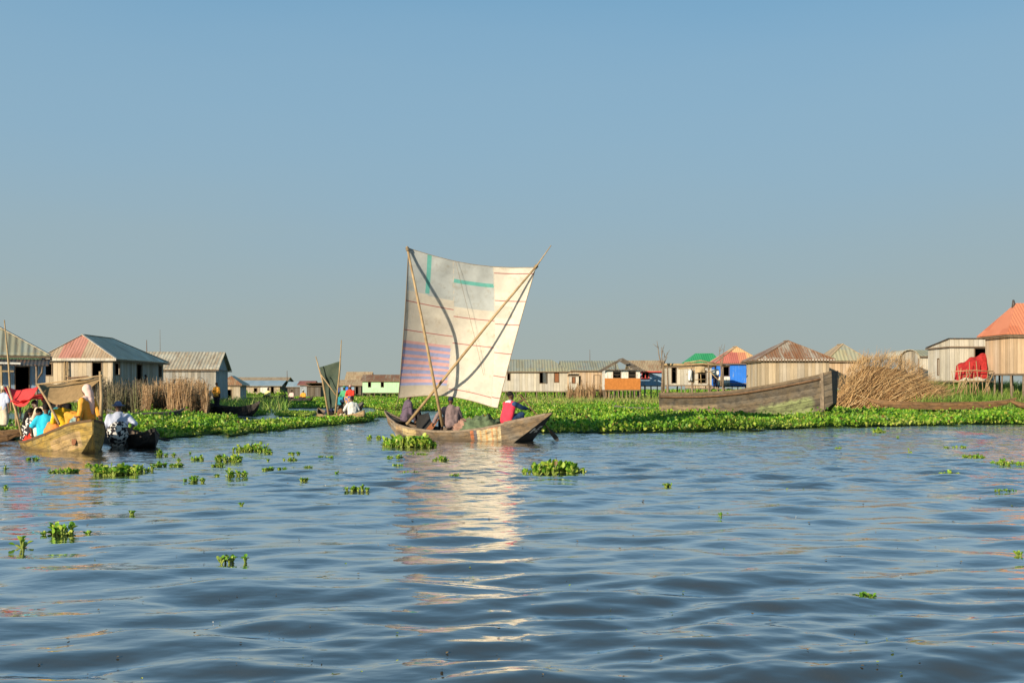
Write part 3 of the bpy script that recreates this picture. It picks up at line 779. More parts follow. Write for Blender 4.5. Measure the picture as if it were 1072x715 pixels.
me = np_mesh('sail', np.array([tuple(p) for p in V]), [np.array(FA)], [SAILM[i] for i in sm], MI, True)
so_ = link('sail', me, SB); sf = so_.modifiers.new('t', 'SOLIDIFY'); sf.thickness = .004; sf.offset = 0
# hem cord round the sail and the sheet that holds its foot
def gp(i, j): return V[j * (nu + 1) + i]
hem = MB(); ring = [gp(i, 0) for i in range(0, nu + 1, 6)] + [gp(nu, j) for j in range(6, nv + 1, 6)] + [gp(i, nv) for i in range(nu - 6, -1, -6)] + [gp(0, j) for j in range(nv - 6, -1, -6)]
hem.tube(ring, .010, 5, False); hem.build('hem_rope', ROPE, SB)
for c_, up_ in ((mast[3], mast[2]), (sprit[3], sprit[2])):
    a0 = SBW(c_); dd_ = (SBW(up_) - a0).normalized(); lm = MB(); xx = dd_.cross(Vector((0, 1, 0))).normalized(); yy = dd_.cross(xx)
    lm.tube([a0 + dd_ * (.03 + .0016 * q) + (xx * math.cos(q * .7) + yy * math.sin(q * .7)) * .046 for q in range(64)], .011, 5); lm.build('lashing', ROPE, SB)
rp_ = MB(); rp_.tube([gp(0, nv), SBW(on(413, 432, 31.3))], .008, 5); rp_.build('sheet_rope', ROPE, SB); rp_ = MB(); rp_.tube([gp(nu, nv), SBW(on(536, 436, 28.9))], .007, 5)
rp_.build('sheet_rope', ROPE, SB); rp_ = MB()
a_, b_ = gp(55, 0), gp(118, 118); rp_.tube([a_ + (b_ - a_) * (q / 8) + Vector((0, 0, 0)) + invSB.to_3x3() @ Vector((0, -.10 + .5 * math.sin(math.pi * q / 8) * .8, 0)) for q in range(9)], .005, 5)
rp_.build('sheet_rope', ROPE, SB)

def paddle(label, a, b, blade=.5, w=.075, shaft=DARKPOLE, group=None, bl=BLACKP):
    a, b = Vector(a), Vector(b); root = empty('paddle', a, 0, label, 'paddle', group); d = (b - a); L = d.length; d.normalize()
    s = MB(); s.tube([(0, 0, 0), d * (L - blade * .7)], [.018, .020], 8); s.tube([-d * .02 - Vector((.06, 0, 0)), -d * .02 + Vector((.06, 0, 0))], .016, 8); s.build('shaft', shaft, root)
    x = d.cross(Vector((0, 1, .2))).normalized(); y = x.cross(d); p0 = d * (L - blade); out = []
    prof = [(0, .02), (.15, .05), (.4, w), (.75, w * 1.05), (.93, w * .7), (1, .015)]
    pts = [p0 + d * blade * t + x * q for t, q in prof] + [p0 + d * blade * t - x * q for t, q in reversed(prof)]
    m = MB(); m.prism([p - y * .011 for p in pts], y * .022); m.build('blade', bl, root); return root

# the crew
C_MAUVE = cloth('mauve_shirt_cloth', (.215, .155, .15), .2); C_PURPLE = cloth('purple_grey_cloth', (.115, .085, .115), .2)
C_NAVY = cloth('navy_cloth', (.022, .026, .055), .2); C_PINK = cloth('pink_red_vest_cloth', (.62, .045, .075), .15); C_DENIM = cloth('denim_cloth', (.030, .060, .13), .3)
C_WHITE = cloth('white_cloth', (.62, .61, .57), .08); C_BLACK = cloth('black_cloth', (.014, .013, .014), .3); C_DKTR = cloth('dark_trouser_cloth', (.035, .03, .034), .25)
p = sbp(.93, -.02, .50)
person('person in purple grey crouching at the big sailboat left end, head hidden by sail', p, R(-68), lean=14, shirt=C_PURPLE, sleeve=1, trousers=C_DKTR, hat='hair', look=(25, 0),
       feet={-1: (-.11, .42, -.10), 1: (.12, .50, -.08)}, hands={-1: (-.12, .35, .30), 1: (.15, .28, .05)})
p = sbp(2.95, -.02, .34)
person('person in mauve shirt and dark cap, back turned, seated mid sailboat beside the mast', p, R(18), lean=4, shirt=C_MAUVE, sleeve=.97, trousers=C_DKTR, hat='cap', hatc=C_NAVY, look=(-8, 0), torso_wide=1.12,
       hands={-1: (-.50, .12, .16), 1: (.24, .22, .10)}, epole={-1: (-.5, -.6, .2), 1: (.9, -.4, -.3)}, feet={-1: (-.2, .5, -.14), 1: (.2, .5, -.14)})
hx1, hx2 = on(547, 419, 28.7), on(553, 428, 28.72)
p = sbp(5.15, -.02, .52)
rt = person('person in pink vest with denim sleeve paddling at the stern of the big sailboat', p, R(-46), lean=16, shirt=C_PINK, sleeve=0, trousers=C_DENIM, hat='hair', look=(-10, -4),
            hands={-1: (*hx1, 1), 1: (*hx2, 1)}, feet={-1: (-.15, .42, -.16), 1: (.16, .40, -.16)}, torso_wide=1.05)
# denim sleeve on his near arm, white collar
g = MB(); bw = rt.matrix_basis.inverted(); u_ = Vector((0, math.sin(R(16)), math.cos(R(16)))); sh = Vector((0, 0, .11)) + u_ * .445 + Vector((.195, 0, 0)); hl = bw @ hx2; e_, w_ = ik(sh, hl, .28, .255, (.6, -.5, -.7))
g.capsule(sh, e_, .082, .066); g.capsule(e_, e_.lerp(w_, .8), .066, .046); remeshed(g, 'sleeve', .012, C_DENIM, rt, 2, .01, 4)
g = MB(); nb_ = Vector((0, 0, .11)) + u_ * .50; g.ell(nb_ + Vector((0, .0, .035)), (.092, .098, .04)); g.capsule(nb_ + Vector((-.08, -.07, .01)), nb_ + Vector((.08, -.07, .01)), .035, .035); remeshed(g, 'collar', .01, C_WHITE, rt, 1, .003)
paddle('long paddle with its dark blade in the water behind the sailboat stern', on(545, 414, 28.66), on(584.5, 461.5, 28.55), .40, .062)
# what lies between them: a black board, a reddish board, a heap of net
bd = MB(); q = [sbp(1.35, .1, .24), sbp(2.15, .05, .22), sbp(1.75, .2, .75), sbp(1.15, .25, .62)]; bd.prism(q, Vector((.01, .03, .02)))
tag(bd.build('plank_board', BLACKP), 'black board leaning behind the sprit foot in the sailboat', 'board')
bd = MB(); q = [sbp(2.05, -.25, .22), sbp(2.45, -.3, .28), sbp(2.62, -.2, .58), sbp(2.36, -.15, .55)]; bd.prism(q, Vector((.01, .03, .02)))
tag(bd.build('paddle_blade_board', REDWOOD), 'reddish brown board propped left of the mast foot', 'board')
def heap(name, label, cat, c, r, mat, seed, rough=.25, n=26, m=14, freq=2.5):
    mb = MB(); mb.smooth = True; vs = []
    for j in range(m + 1):
        t = math.pi / 2 * j / m
        for i in range(n):
            a = 2 * math.pi * i / n; d_ = Vector((math.cos(a) * math.sin(t), math.sin(a) * math.sin(t), math.cos(t)))
            q = 1 + rough * (mnoise.noise(d_ * freq + Vector((seed, 0, 0))) + .6 * mnoise.noise(d_ * freq * 2.7 + Vector((0, seed, 0))))
            vs.append(Vector((d_.x * r[0], d_.y * r[1], d_.z * r[2])) * q)
    fs = [(j * n + i, (j + 1) * n + i, (j + 1) * n + (i + 1) % n, j * n + (i + 1) % n) for j in range(m) for i in range(n)]
    mb.add(vs, fs); mb.poly([vs[m * n + i] for i in range(n - 1, -1, -1)]); o = mb.build(name, mat); o.location = c; return tag(o, label, cat)
NETG = cloth('green_net', (.10, .135, .075), .45); NETB = cloth('brown_bundle_cloth', (.27, .16, .12), .35)
heap('fishing_net', 'heap of green fishing net in the sailboat before the paddler', 'fishing net', sbp(4.25, 0, .22), (.62, .42, .46), NETG, 3.1, .35, 40, 20, 4)
heap('cloth_bundle', 'pinkish brown bundle between the seated capped person and the net', 'bundle', sbp(3.72, -.08, .24), (.42, .3, .34), NETB, 6.2, .4, 32, 16, 3)
# ------------------------------------------------------------------ stilt houses
W_GREY = planks('weathered_boards', (.30, .265, .21), .24, grey=(.29, .30, .29))  # weathered grey, with the cool skylit shade of side walls mixed into the colour
W_TAN = planks('tan_boards', (.40, .315, .205), .26, False, .5, .05, (.33, .295, .24))
W_WARM = planks('warm_boards', (.46, .325, .20), .22, False, .4, .05, (.40, .32, .24))
W_PALE = planks('pale_boards', (.47, .42, .33), .3, False, .3, .05, (.42, .40, .36))
W_DARK = planks('dark_boards', (.12, .095, .07), .22, False, .5, .05, (.13, .12, .11))  # for the distant huts, the shade on their walls is put into this colour
W_BLUEGREY = planks('blue_grey_boards', (.27, .31, .34), .25, False, .3, .04, (.30, .32, .33))  # bluish shade of the grey house's gable end is put into the colour
P_GREEN = paint('pale_green_wall_paint', (.42, .68, .40), amount=.15); P_BLUE = paint('bright_blue_wall_paint', (.030, .18, .66), (.2, .3, .45), .12)
P_WHITE = paint('white_wall_paint', (.66, .63, .56), amount=.3); P_LBLUE = paint('soft_blue_wall_paint', (.22, .34, .47), amount=.3)
P_ORANGE = plain('orange_board', (.42, .155, .035), .22, 6, .75, .2, .3); P_REDTRIM = plain('red_trim', (.45, .06, .05), .15, 5, .7)
R_GREY = sheet('grey_tin_roof', [(.44, .40, .30), (.36, .33, .25), (.50, .46, .35), (.40, .35, .25)], 1.1, .26, rust=.4, rustc=(.24, .15, .08))
R_TANROSE = sheet('tan_rose_tin_roof', [(.36, .27, .17), (.33, .245, .155), (.38, .29, .19)], .95, .18, .3, band=(.95, 2.35, (.42, .17, .13)))
R_BROWN = sheet('rusty_brown_roof', [(.24, .17, .10), (.30, .23, .15), (.19, .12, .07)], rust=.55)
R_OLIVE = sheet('olive_tin_roof', [(.30, .29, .20), (.26, .25, .17), (.33, .31, .19), (.27, .28, .22)], .9, .3, .25)
R_BLUE = sheet('blue_grey_tin_roof', [(.25, .33, .37), (.29, .36, .39)], rust=.12)
R_RED = sheet('red_brown_roof', [(.22, .075, .05), (.28, .10, .07)], rust=.3)
R_GREEN = sheet('green_tin_roof', [(.035, .26, .09), (.045, .29, .105)], .9, .25, .08, rough=.4)
R_ORANGE = sheet('orange_tin_roof', [(.52, .175, .085), (.48, .155, .075), (.55, .195, .10)], .9, .18, .1)
R_PATCH = sheet('red_and_cream_tin_roof', [(.40, .12, .09), (.58, .36, .17), (.44, .14, .10), (.50, .20, .11)], .75, .18, .2)
R_TANPLAIN = sheet('tan_tin_roof', [(.42, .31, .18), (.38, .28, .16)], rust=.35)
R_RUSTGREY = sheet('grey_roof_with_rust', [(.33, .28, .21), (.36, .31, .24), (.24, .15, .09)], .9, .18, .5)
R_DARK = sheet('dark_tin_roof', [(.05, .048, .045), (.07, .065, .06)], rust=.3)
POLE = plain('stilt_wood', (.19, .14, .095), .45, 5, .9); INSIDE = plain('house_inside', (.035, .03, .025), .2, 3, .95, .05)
FRAME = plain('window_frame_wood', (.16, .11, .07), .3, 9, .8)

def wall_mesh(a, b, z0, z1, holes, out, th=.05, gable=None):
    """a thin wall from a to b with real openings; holes: (s0, s1, h0, h1) in metres along the wall and absolute height"""
    a, b = Vector((*a, 0)), Vector((*b, 0)); d = b - a; L = d.length; d.normalize(); o = Vector((*out, 0)); mb = MB()
    us = sorted({0, L} | {min(max(q, 0), L) for h in holes for q in h[:2]}); zs = sorted({z0, z1} | {min(max(q, z0), z1) for h in holes for q in h[2:4]})
    def pt(u, z, off=0): return a + d * u + Vector((0, 0, z)) - o * off
    for u0, u1 in zip(us, us[1:]):
        for q0, q1 in zip(zs, zs[1:]):
            um, zm = (u0 + u1) / 2, (q0 + q1) / 2
            if any(h[0] < um < h[1] and h[2] < zm < h[3] for h in holes): continue
            mb.mi = 0; mb.quad(pt(u0, q0), pt(u1, q0), pt(u1, q1), pt(u0, q1))
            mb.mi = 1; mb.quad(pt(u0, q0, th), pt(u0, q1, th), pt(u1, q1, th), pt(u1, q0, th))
    mb.mi = 0
    for h in holes:
        c = [(h[0], h[2]), (h[1], h[2]), (h[1], h[3]), (h[0], h[3])]
        for (p, q) in zip(c, c[1:] + c[:1]): mb.quad(pt(*p), pt(*q), pt(*q, th), pt(*p, th))
    if gable:
        g = [pt(0, z1), pt(L, z1), pt(gable[0] * L, gable[1])]; mb.poly(g); mb.mi = 1; mb.poly([pt(0, z1, th), pt(gable[0] * L, gable[1], th), pt(L, z1, th)])
    return mb

def house(name, label, px, D, w, d, zf, ze, zr, roof='hip', axis='y', inset=(1, 1), rx=.5, oh=.3, wall=None, wall_r=None, wall_l=None, roofm=None, roofs=None,
          op=None, rz=0.0, anchor='L', stilts=True, zg=-.3, group='stilt houses of the lake village', cat='house', ns=(5, 4), cap=False, beams=True, shutters=(), floor=True):
    rz = R(rz); Xp = X(px, D)
    ox, oy = Xp, D
    if anchor == 'R': ox, oy = Xp - w * math.cos(rz), D - w * math.sin(rz)
    root = empty(name, (ox, oy, 0), rz, label, cat, group); op = op or {}
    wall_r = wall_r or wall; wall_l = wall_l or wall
    gx = gy = None
    if roof == 'gable' and axis == 'y': gy = (rx, zr - .02)
    if roof == 'gable' and axis == 'x': gx = (rx, zr - .02)
    zs = {'f': ze, 'r': ze, 'b': ze, 'l': ze}
    for key, a, b, o, m, g in (('f', (0, 0), (w, 0), (0, -1), wall, gy), ('r', (w, 0), (w, d), (1, 0), wall_r, gx), ('b', (w, d), (0, d), (0, 1), wall, gy), ('l', (0, d), (0, 0), (-1, 0), wall_l, gx)):
        hs = op.get(key, [])
        wm = wall_mesh(a, b, zf, ze, hs, o, gable=None if roof == 'frame' else g)
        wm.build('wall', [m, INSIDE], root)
        A_ = Vector((*a, 0)); dd = (Vector((*b, 0)) - A_).normalized(); oo = Vector((*o, 0))
        for h in hs:
            kind = h[4] if len(h) > 4 else 'window'
            f = MB(); t = .05
            for (s0, s1, q0, q1) in ((h[0] - t, h[0], h[2], h[3]), (h[1], h[1] + t, h[2], h[3]), (h[0] - t, h[1] + t, h[3], h[3] + t)) + (((h[0] - t, h[1] + t, h[2] - t, h[2]),) if kind != 'door' else ()):
                p0, p1 = A_ + dd * s0, A_ + dd * s1; p0.z = q0; p1.z = q1
                f.box((p0 + p1) / 2 + oo * .008, (abs(s1 - s0) if abs(dd.x) > .5 else .05, .05 if abs(dd.x) > .5 else abs(s1 - s0), q1 - q0))
            fr = f.build('door_frame' if kind == 'door' else 'window_frame', FRAME, root)
            if kind == 'ajar':
                s_ = MB(); hinge = A_ + dd * (h[1] - .02); hinge.z = h[2]; e = hinge - dd * (h[1] - h[0]) * .55 + oo * (h[1] - h[0]) * .6
                s_.prism([hinge, e, e + Vector((0, 0, h[3] - h[2])), hinge + Vector((0, 0, h[3] - h[2]))], oo * .03); s_.build('shutter', m, root)
            if kind == 'panel':
                s_ = MB(); p0 = A_ + dd * (h[0] + .02); p1 = A_ + dd * (h[1] - .02); p0.z = p1.z = h[2] + .02
                s_.prism([p0 - oo * .03, p1 - oo * .03, p1 - oo * .03 + Vector((0, 0, h[3] - h[2] - .04)), p0 - oo * .03 + Vector((0, 0, h[3] - h[2] - .04))], -oo * .02)
                s_.build('shutter', h[5] if len(h) > 5 else m, root)
    if floor:
        f = MB(); f.box((w / 2, d / 2, zf - .05), (w + .1, d + .1, .08)); f.build('floor_deck', POLE, root)
    # roof
    o = oh; c = [Vector((-o, -o, ze)), Vector((w + o, -o, ze)), Vector((w + o, d + o, ze)), Vector((-o, d + o, ze))]; T = Vector((0, 0, .05))
    roofs = roofs or {}; rm = [roofm]
    def slot(key):
        m = roofs.get(key)
        if m is None: return 0
        if m not in rm: rm.append(m)
        return rm.index(m)
    rb = MB(); lines = []
    def face(key, pts): rb.mi = slot(key); rb.prism([p + Vector((0, 0, .012)) for p in pts], T)
    if roof in ('hip', 'gable'):
        i0, i1 = inset if roof == 'hip' else (-o, -o)
        if axis == 'y': r0, r1 = Vector((w * rx, i0, zr)), Vector((w * rx, d - i1, zr))
        else: r0, r1 = Vector((i0, d * rx, zr)), Vector((w - i1, d * rx, zr))
        if axis == 'y':
            face('l', [c[0], r0, r1, c[3]]); face('r', [c[1], c[2], r1, r0])
            if roof == 'hip': face('f', [c[0], c[1], r0]); face('b', [c[2], c[3], r1]); lines += [(c[0], r0), (c[1], r0), (c[2], r1)]
        else:
            face('f', [c[0], c[1], r1, r0]); face('b', [c[2], c[3], r0, r1])
            if roof == 'hip': face('l', [c[0], r0, c[3]]); face('r', [c[1], c[2], r1]); lines += [(c[0], r0), (c[1], r1)]
        lines.append((r0, r1))
    elif roof == 'shed':
        face('f', [c[0] + Vector((0, 0, zr - ze)), c[1] + Vector((0, 0, zr - ze)), c[2], c[3]])
    if roof != 'frame':
        rf = rb.build('roof', rm, root)
        if cap and lines:
            cp = MB()
            for a, b in lines: cp.bar(a + Vector((0, 0, .075)), b + Vector((0, 0, .075)), .16, .03)
            cp.build('ridge_cap', cap if not isinstance(cap, bool) else roofm, rf)
        if beams:
            ev = MB()
            for a, b in zip(c, c[1:] + c[:1]): ev.bar(a - Vector((0, 0, .055)), b - Vector((0, 0, .055)), .05, .08)
            ev.build('eave_beam', FRAME, root)
    else:
        apex = Vector((w * rx, 0, zr)); n_ = 4
        for k_ in range(n_):
            y = -o + (d + 2 * o) * k_ / (n_ - 1); m = MB()
            m.bar((-o, y, ze - .1), (w * rx, y, zr), .10, .14); m.bar((w + o, y, ze - .1), (w * rx, y, zr), .10, .14); m.bar((-o * .5, y, ze + .02), (w + o * .5, y, ze + .02), .09, .11)
            if k_ == 0: m.bar((w * .28, y, ze + .04), (w * .28, y, ze + (zr - ze) * .54), .09, .09); m.bar((w * .6, y + .03, ze + .04), (w * .85, y + .03, ze + .3), .09, .08)
            m.build('rafter', W_DARK, root)
        m = MB(); m.bar((w * rx, -o, zr + .04), (w * rx, d + o, zr + .04), .1, .1); m.build('ridge_beam', W_DARK, root)
    if stilts:
        g = random.Random(int(px * 7 + D)); nx, ny = ns
        for i in range(nx):
            for j in range(ny if i in (0, nx - 1) else 2):
                jj = j if ny == 1 or i in (0, nx - 1) else (0, ny - 1)[j]
                x = .06 + (w - .12) * i / max(1, nx - 1) + g.uniform(-.06, .06); y = .06 + (d - .12) * jj / max(1, ny - 1)
                q = g.uniform(.045, .075); m = MB(); m.tube([(x + g.uniform(-.1, .1), y, zg), (x, y, zf - .092)], [q, q * .85], 6); m.build('stilt', POLE, root)
    return root

def Zz(py, D): return Zy(py, D)
def wd(p0, p1, D): return (p1 - p0) * D / F

# left side
h0 = house('stilt_house', 'pyramid roofed house at the far left behind a dark lean-to', 46, 51, 5.2, 4.2, 1.3, Zz(373, 51), Zz(337, 51), 'hip', 'y', (2.0, 1.6), .5, .3, P_LBLUE, roofm=R_GREY, roofs={'f': R_OLIVE},
           rz=24, anchor='R', op={'f': [(3.9, 4.5, 1.4, 2.6, 'door')]}, cap=R_GREY)
m = MB(); m.prism([(-.5, -1.9, 2.70), (5.45, -1.9, 2.62), (5.5, -.1, 2.93), (-.5, -.1, 2.95)], (0, 0, .06)); m.build('lean_to_roof', R_DARK, h0)
m = MB(); m.bar((2.5, -1.95, 2.77), (4.2, -1.95, 2.74), .04, .09); m.build('roof_edge_board', P_WHITE, h0)
m = MB(); m.bar((-.4, -1.8, 2.36), (3.9, -1.8, 2.36), .08, .08); m.build('rail', BAMBOO, h0)
for x in (3.1, 3.35, 4.9):
    m = MB(); m.tube([(x, -1.8, -.3), (x + .03, -1.8, 1.2), (x, -1.8, 2.68)], .055, 7)
    if x == 4.9: m.tube([(x, -1.8, 1.9), (x + .25, -1.8, 2.3), (x + .28, -1.8, 2.66)], [.05, .045, .04], 7)
    m.build('post', BAMBOO if x < 4 else POLE, h0)
m = MB(); m.box((2.5, -.03, 3.02), (5.2, .03, .3)); m.build('green_band', P_GREEN, h0)

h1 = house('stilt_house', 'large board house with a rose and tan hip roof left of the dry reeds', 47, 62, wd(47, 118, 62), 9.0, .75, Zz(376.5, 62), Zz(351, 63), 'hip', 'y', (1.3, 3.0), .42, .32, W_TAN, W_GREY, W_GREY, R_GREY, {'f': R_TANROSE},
           op={'f': [(2.97, 3.52, 1.2, 3.2, 'door'), (.05, .42, 2.35, 3.05)], 'r': [(.35, 1.05, 2.4, 3.15), (4.0, 4.85, 1.3, 3.1, 'door'), (8.1, 8.6, 2.35, 3.1)]}, cap=W_PALE)
m = MB(); m.bar((-.4, -.36, Zz(376.5, 62) + .0), (wd(47, 118, 62) + .36, -.36, Zz(376.5, 62) + .0), .06, .16); m.build('fascia_board', W_PALE, h1)
m = MB(); m.tube([(1.25, -.12, 1.0), (1.3, -.12, 3.2)], .05, 6); m.tube([(1.5, -.12, 1.0), (1.46, -.12, 3.2)], .05, 6); [m.bar((1.27, -.13, z), (1.48, -.13, z), .03, .04) for z in (1.5, 1.9, 2.3, 2.7)]; m.build('ladder', BAMBOO, h1)
house('stilt_house', 'grey gabled board house with a plain tin roof right of the rose roofed house', 226, 78, 6.2, 5.2, .7, Zz(387, 78), Zz(369, 80), 'gable', 'x', rx=.5, oh=.28, wall=W_GREY, wall_r=W_BLUEGREY, roofm=R_GREY, rz=6, anchor='R',
      op={'f': [(.6, 1.5, 1.9, 2.5, 'panel'), (3.0, 3.9, 1.2, 2.2, 'panel')]})
house('small_hut', 'low brown roofed hut beside the grey gabled house', 230, 95, 1.95, 2.2, .45, Zz(403, 95), Zz(394, 95), 'hip', 'y', (.4, .6), .5, .25, W_TAN, W_BLUEGREY, roofm=R_BROWN, roofs={'r': R_GREY}, op={'f': [(.6, 1.1, .6, 1.4, 'door')]}, ns=(3, 3))
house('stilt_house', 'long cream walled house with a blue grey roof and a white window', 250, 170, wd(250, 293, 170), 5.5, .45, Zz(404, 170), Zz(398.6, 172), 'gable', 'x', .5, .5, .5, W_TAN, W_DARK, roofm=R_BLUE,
      op={'f': [(2.6, 3.1, 1.0, 1.6), (3.6, 5.1, .75, 1.85, 'panel', P_WHITE), (5.5, 5.95, .6, 1.9, 'door')]}, ns=(6, 3))
house('stilt_house', 'long low house with a tan roof behind the blue roofed house', 232, 186, wd(232, 299, 186), 5, .6, Zz(399.5, 186), Zz(395.2, 188), 'gable', 'x', .5, .5, .4, P_WHITE, roofm=R_TANPLAIN, ns=(4, 2))
house('stilt_house', 'shade darkened hut right of the blue roofed house', 301, 152, 2.6, 3, .4, Zz(405, 152), Zz(400, 152), 'gable', 'x', .5, .5, .2, W_DARK, roofm=R_BLUE, ns=(3, 2))
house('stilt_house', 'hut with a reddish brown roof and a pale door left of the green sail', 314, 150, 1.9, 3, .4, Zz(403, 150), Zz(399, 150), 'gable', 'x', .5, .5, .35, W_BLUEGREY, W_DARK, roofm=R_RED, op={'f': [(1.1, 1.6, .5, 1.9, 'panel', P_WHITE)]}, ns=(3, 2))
house('small_hut', 'shade darkened plank hut directly left of the green sail', 322, 146, 1.9, 2.5, .4, Zz(404, 146), Zz(401, 146), 'shed', wall=W_DARK, roofm=R_BROWN, ns=(3, 2))
house('stilt_house', 'tan roofed shop with blue and white shutters right of the green sail', 351, 152, wd(351, 378, 152), 3.5, .6, Zz(403.6, 152), Zz(398, 154), 'gable', 'x', .5, .5, .3, W_DARK, roofm=R_TANPLAIN,
      op={'f': [(.15, .6, .7, 1.8, 'panel', P_BLUE), (.75, 1.2, .7, 1.8, 'panel', P_RED_ if False else P_LBLUE), (1.5, 1.95, .7, 1.8, 'panel', P_BLUE), (2.4, 2.9, .7, 1.8, 'panel', P_LBLUE), (3.1, 3.5, .7, 1.8)]}, ns=(4, 2))
house('stilt_house', 'tan house with a steep gable behind the green house', 362, 164, 4.0, 4, .8, Zz(398, 164), Zz(389.6, 166), 'gable', 'x', .5, .5, .2, W_TAN, roofm=R_DARK, roofs={'f': R_TANPLAIN}, ns=(3, 2))
house('stilt_house', 'pale green house on stilts left of the big sail', 379.5, 140, wd(379.5, 424, 140), 4.5, Zz(411, 140), Zz(399, 140), Zz(392.6, 142), 'gable', 'x', .5, .5, .25, P_GREEN, roofm=R_BROWN,
      op={'f': [(.8, 1.15, 1.75, 2.4), (2.6, 2.95, 1.75, 2.4)]}, ns=(8, 2))
# right of the sail
house('stilt_house', 'long grey board house with an olive tin roof just right of the sail', 508, 105, wd(508, 594, 105), 6, Zz(409.5, 105), Zz(389, 105), Zz(376.8, 107), 'hip', 'x', (1.6, 1.6), .4, .3, W_PALE, roofm=R_OLIVE,
      op={'f': [(2.35, 2.6, 2.4, 3.1), (5.75, 6.5, 2.1, 3.2, 'ajar'), (7.3, 7.75, 2.2, 3.2, 'panel', REDWOOD)]}, ns=(9, 3))
house('small_hut', 'tiny shed with one blue grey side between two board houses', 596, 104, 1.0, 1.2, Zz(408, 104), Zz(393, 104), Zz(391.5, 104), 'shed', wall=W_PALE, wall_r=W_BLUEGREY, roofm=R_GREY, oh=.08, op={'f': [(.3, .6, 2.1, 2.7, 'panel', REDWOOD)]}, ns=(2, 2))
house('stilt_house', 'tan board house behind and left of the orange skirted frame house', 590, 118, wd(590, 645, 118), 6, 1.3, Zz(388, 118), Zz(378, 120), 'gable', 'x', .5, .5, .35, W_WARM, roofm=R_OLIVE, op={'f': [(1.6, 2.0, 1.9, 3.0), (3.6, 4.3, 1.4, 3.1, 'panel')]}, ns=(6, 2))
h11 = house('stilt_house', 'small house with bare black rafters and an orange board skirt', 633.5, 92, wd(633.5, 670, 92), 3.0, Zz(408, 92), Zz(387.5, 92), Zz(376, 92), 'frame', oh=.38, wall=P_WHITE, roofm=R_DARK,
      op={'f': [(.75, 1.42, 2.52, 3.12), (2.18, 2.8, 2.52, 3.12)]}, ns=(9, 3))
m = MB(); m.box((1.6, -.09, Zz(402, 92)), (3.3, .04, wd(0, 12, 92))); m.build('skirt_board', P_ORANGE, h11)
h12 = house('stilt_house', 'blue grey house with a brown roof and red trimmed window', 662, 98, wd(662, 695, 98), 4, Zz(403.5, 98), Zz(389, 98), Zz(378, 100), 'gable', 'x', .5, .5, .3, P_LBLUE, wall_r=W_BLUEGREY, roofm=R_TANPLAIN,
      op={'f': [(1.0, 1.55, 2.55, 3.05)]}, ns=(6, 2))
m = MB(); m.box((1.55, -.34, Zz(389, 98) - .02), (3.8, .04, .12)); m.build('red_fascia', P_REDTRIM, h12)
m = MB(); [m.box((x, -.05, 2.82), (.09, .03, .68)) for x in (.93, 1.27, 1.62)]; m.box((1.27, -.05, 2.5), (.8, .028, .09)); m.build('red_window_trim', P_REDTRIM, h12)
house('small_hut', 'pale panel hut behind the pole frame', 697, 82, wd(697, 745, 82), 2.2, Zz(403, 82), Zz(383.5, 82), Zz(382, 82), 'shed', wall=W_PALE, roofm=R_GREY, oh=.1, op={'f': [(.5, .85, 1.95, 3.25, 'door'), (1.9, 2.3, 2.1, 3.0, 'window'), (2.7, 3.3, 2.0, 3.0, 'window')]}, ns=(4, 2))
house('stilt_house', 'house with a bright green roof behind the pole frame', 722, 112, wd(722, 752, 112), 3, 1.6, Zz(380, 112), Zz(370.3, 113), 'hip', 'x', (.9, .3), .5, .35, W_WARM, roofm=R_GREEN, ns=(3, 2))
h13 = house('stilt_house', 'bright blue walled house with a red and cream roof', 751, 88, wd(751, 797, 88), 3.4, Zz(404, 88), Zz(380.5, 88), Zz(363.5, 89.5), 'hip', 'y', (1.2, 1.0), .5, .3, P_BLUE, roofm=R_PATCH, roofs={'f': R_PATCH},
      op={'f': [(.55, 1.02, 2.65, 3.45, 'window')]}, cap=R_TANPLAIN, ns=(4, 2))
m = MB(); m.box((.55, -.03, 2.2), (1.1, .03, .75)); m.build('white_panel', P_WHITE, h13)
m = MB(); m.box((3.55, -.03, 2.95), (.45, .03, .55)); m.build('orange_panel', P_ORANGE, h13)
h14 = house('stilt_house', 'plank house with a rusty grey hip roof behind the stranded hulk', 797, 72, wd(797, 868, 72), 4.6, 1.5, Zz(377, 72), Zz(357.5, 74), 'hip', 'y', (1.9, 1.7), .5, .34, W_TAN, roofm=R_RUSTGREY, cap=R_BROWN, ns=(6, 3))
m = MB(); e = Zz(377, 72)
for i in range(26): m.bar((-.3 + i * .215, -.38, e + .01), (-.3 + i * .215 + .12, -.38, e + .01), .02, .05)
m.build('roof_edge_sheet', P_WHITE, h14)
house('stilt_house', 'orange brown roofed house half hidden behind the brushwood', 868, 80, wd(868, 906, 80), 3.4, 1.6, Zz(378, 80), Zz(361, 81), 'hip', 'y', (.9, 1.2), .48, .3, W_WARM, roofm=R_GREY, roofs={'f': R_OLIVE, 'l': R_TANPLAIN}, cap=R_TANPLAIN, ns=(3, 2))
h16 = house('stilt_house', 'pale shed with a flat dark roof behind the red tarpaulin', 994, 62, wd(994, 1040, 62), 3.2, 2.0, 4.15, Zz(355, 62), 'shed', oh=.12, wall=W_PALE, wall_l=W_PALE, roofm=R_DARK, zg=.6,
      op={'f': [(1.58, 2.4, 2.4, 4.0, 'window')], 'l': [(1.5, 1.7, 2.4, 3.4)]}, ns=(4, 3))
m = MB(); zt, zb_ = Zz(355, 62) - .02, 4.15
m.poly([(0, 0, zb_), (wd(994, 1040, 62), 0, zb_), (wd(994, 1040, 62), 0, zt), (0, 0, zt)]); m.poly([(0, 3.2, zb_), (0, 0, zb_), (0, 0, zt)]); m.build('upper_wall', W_PALE, h16)
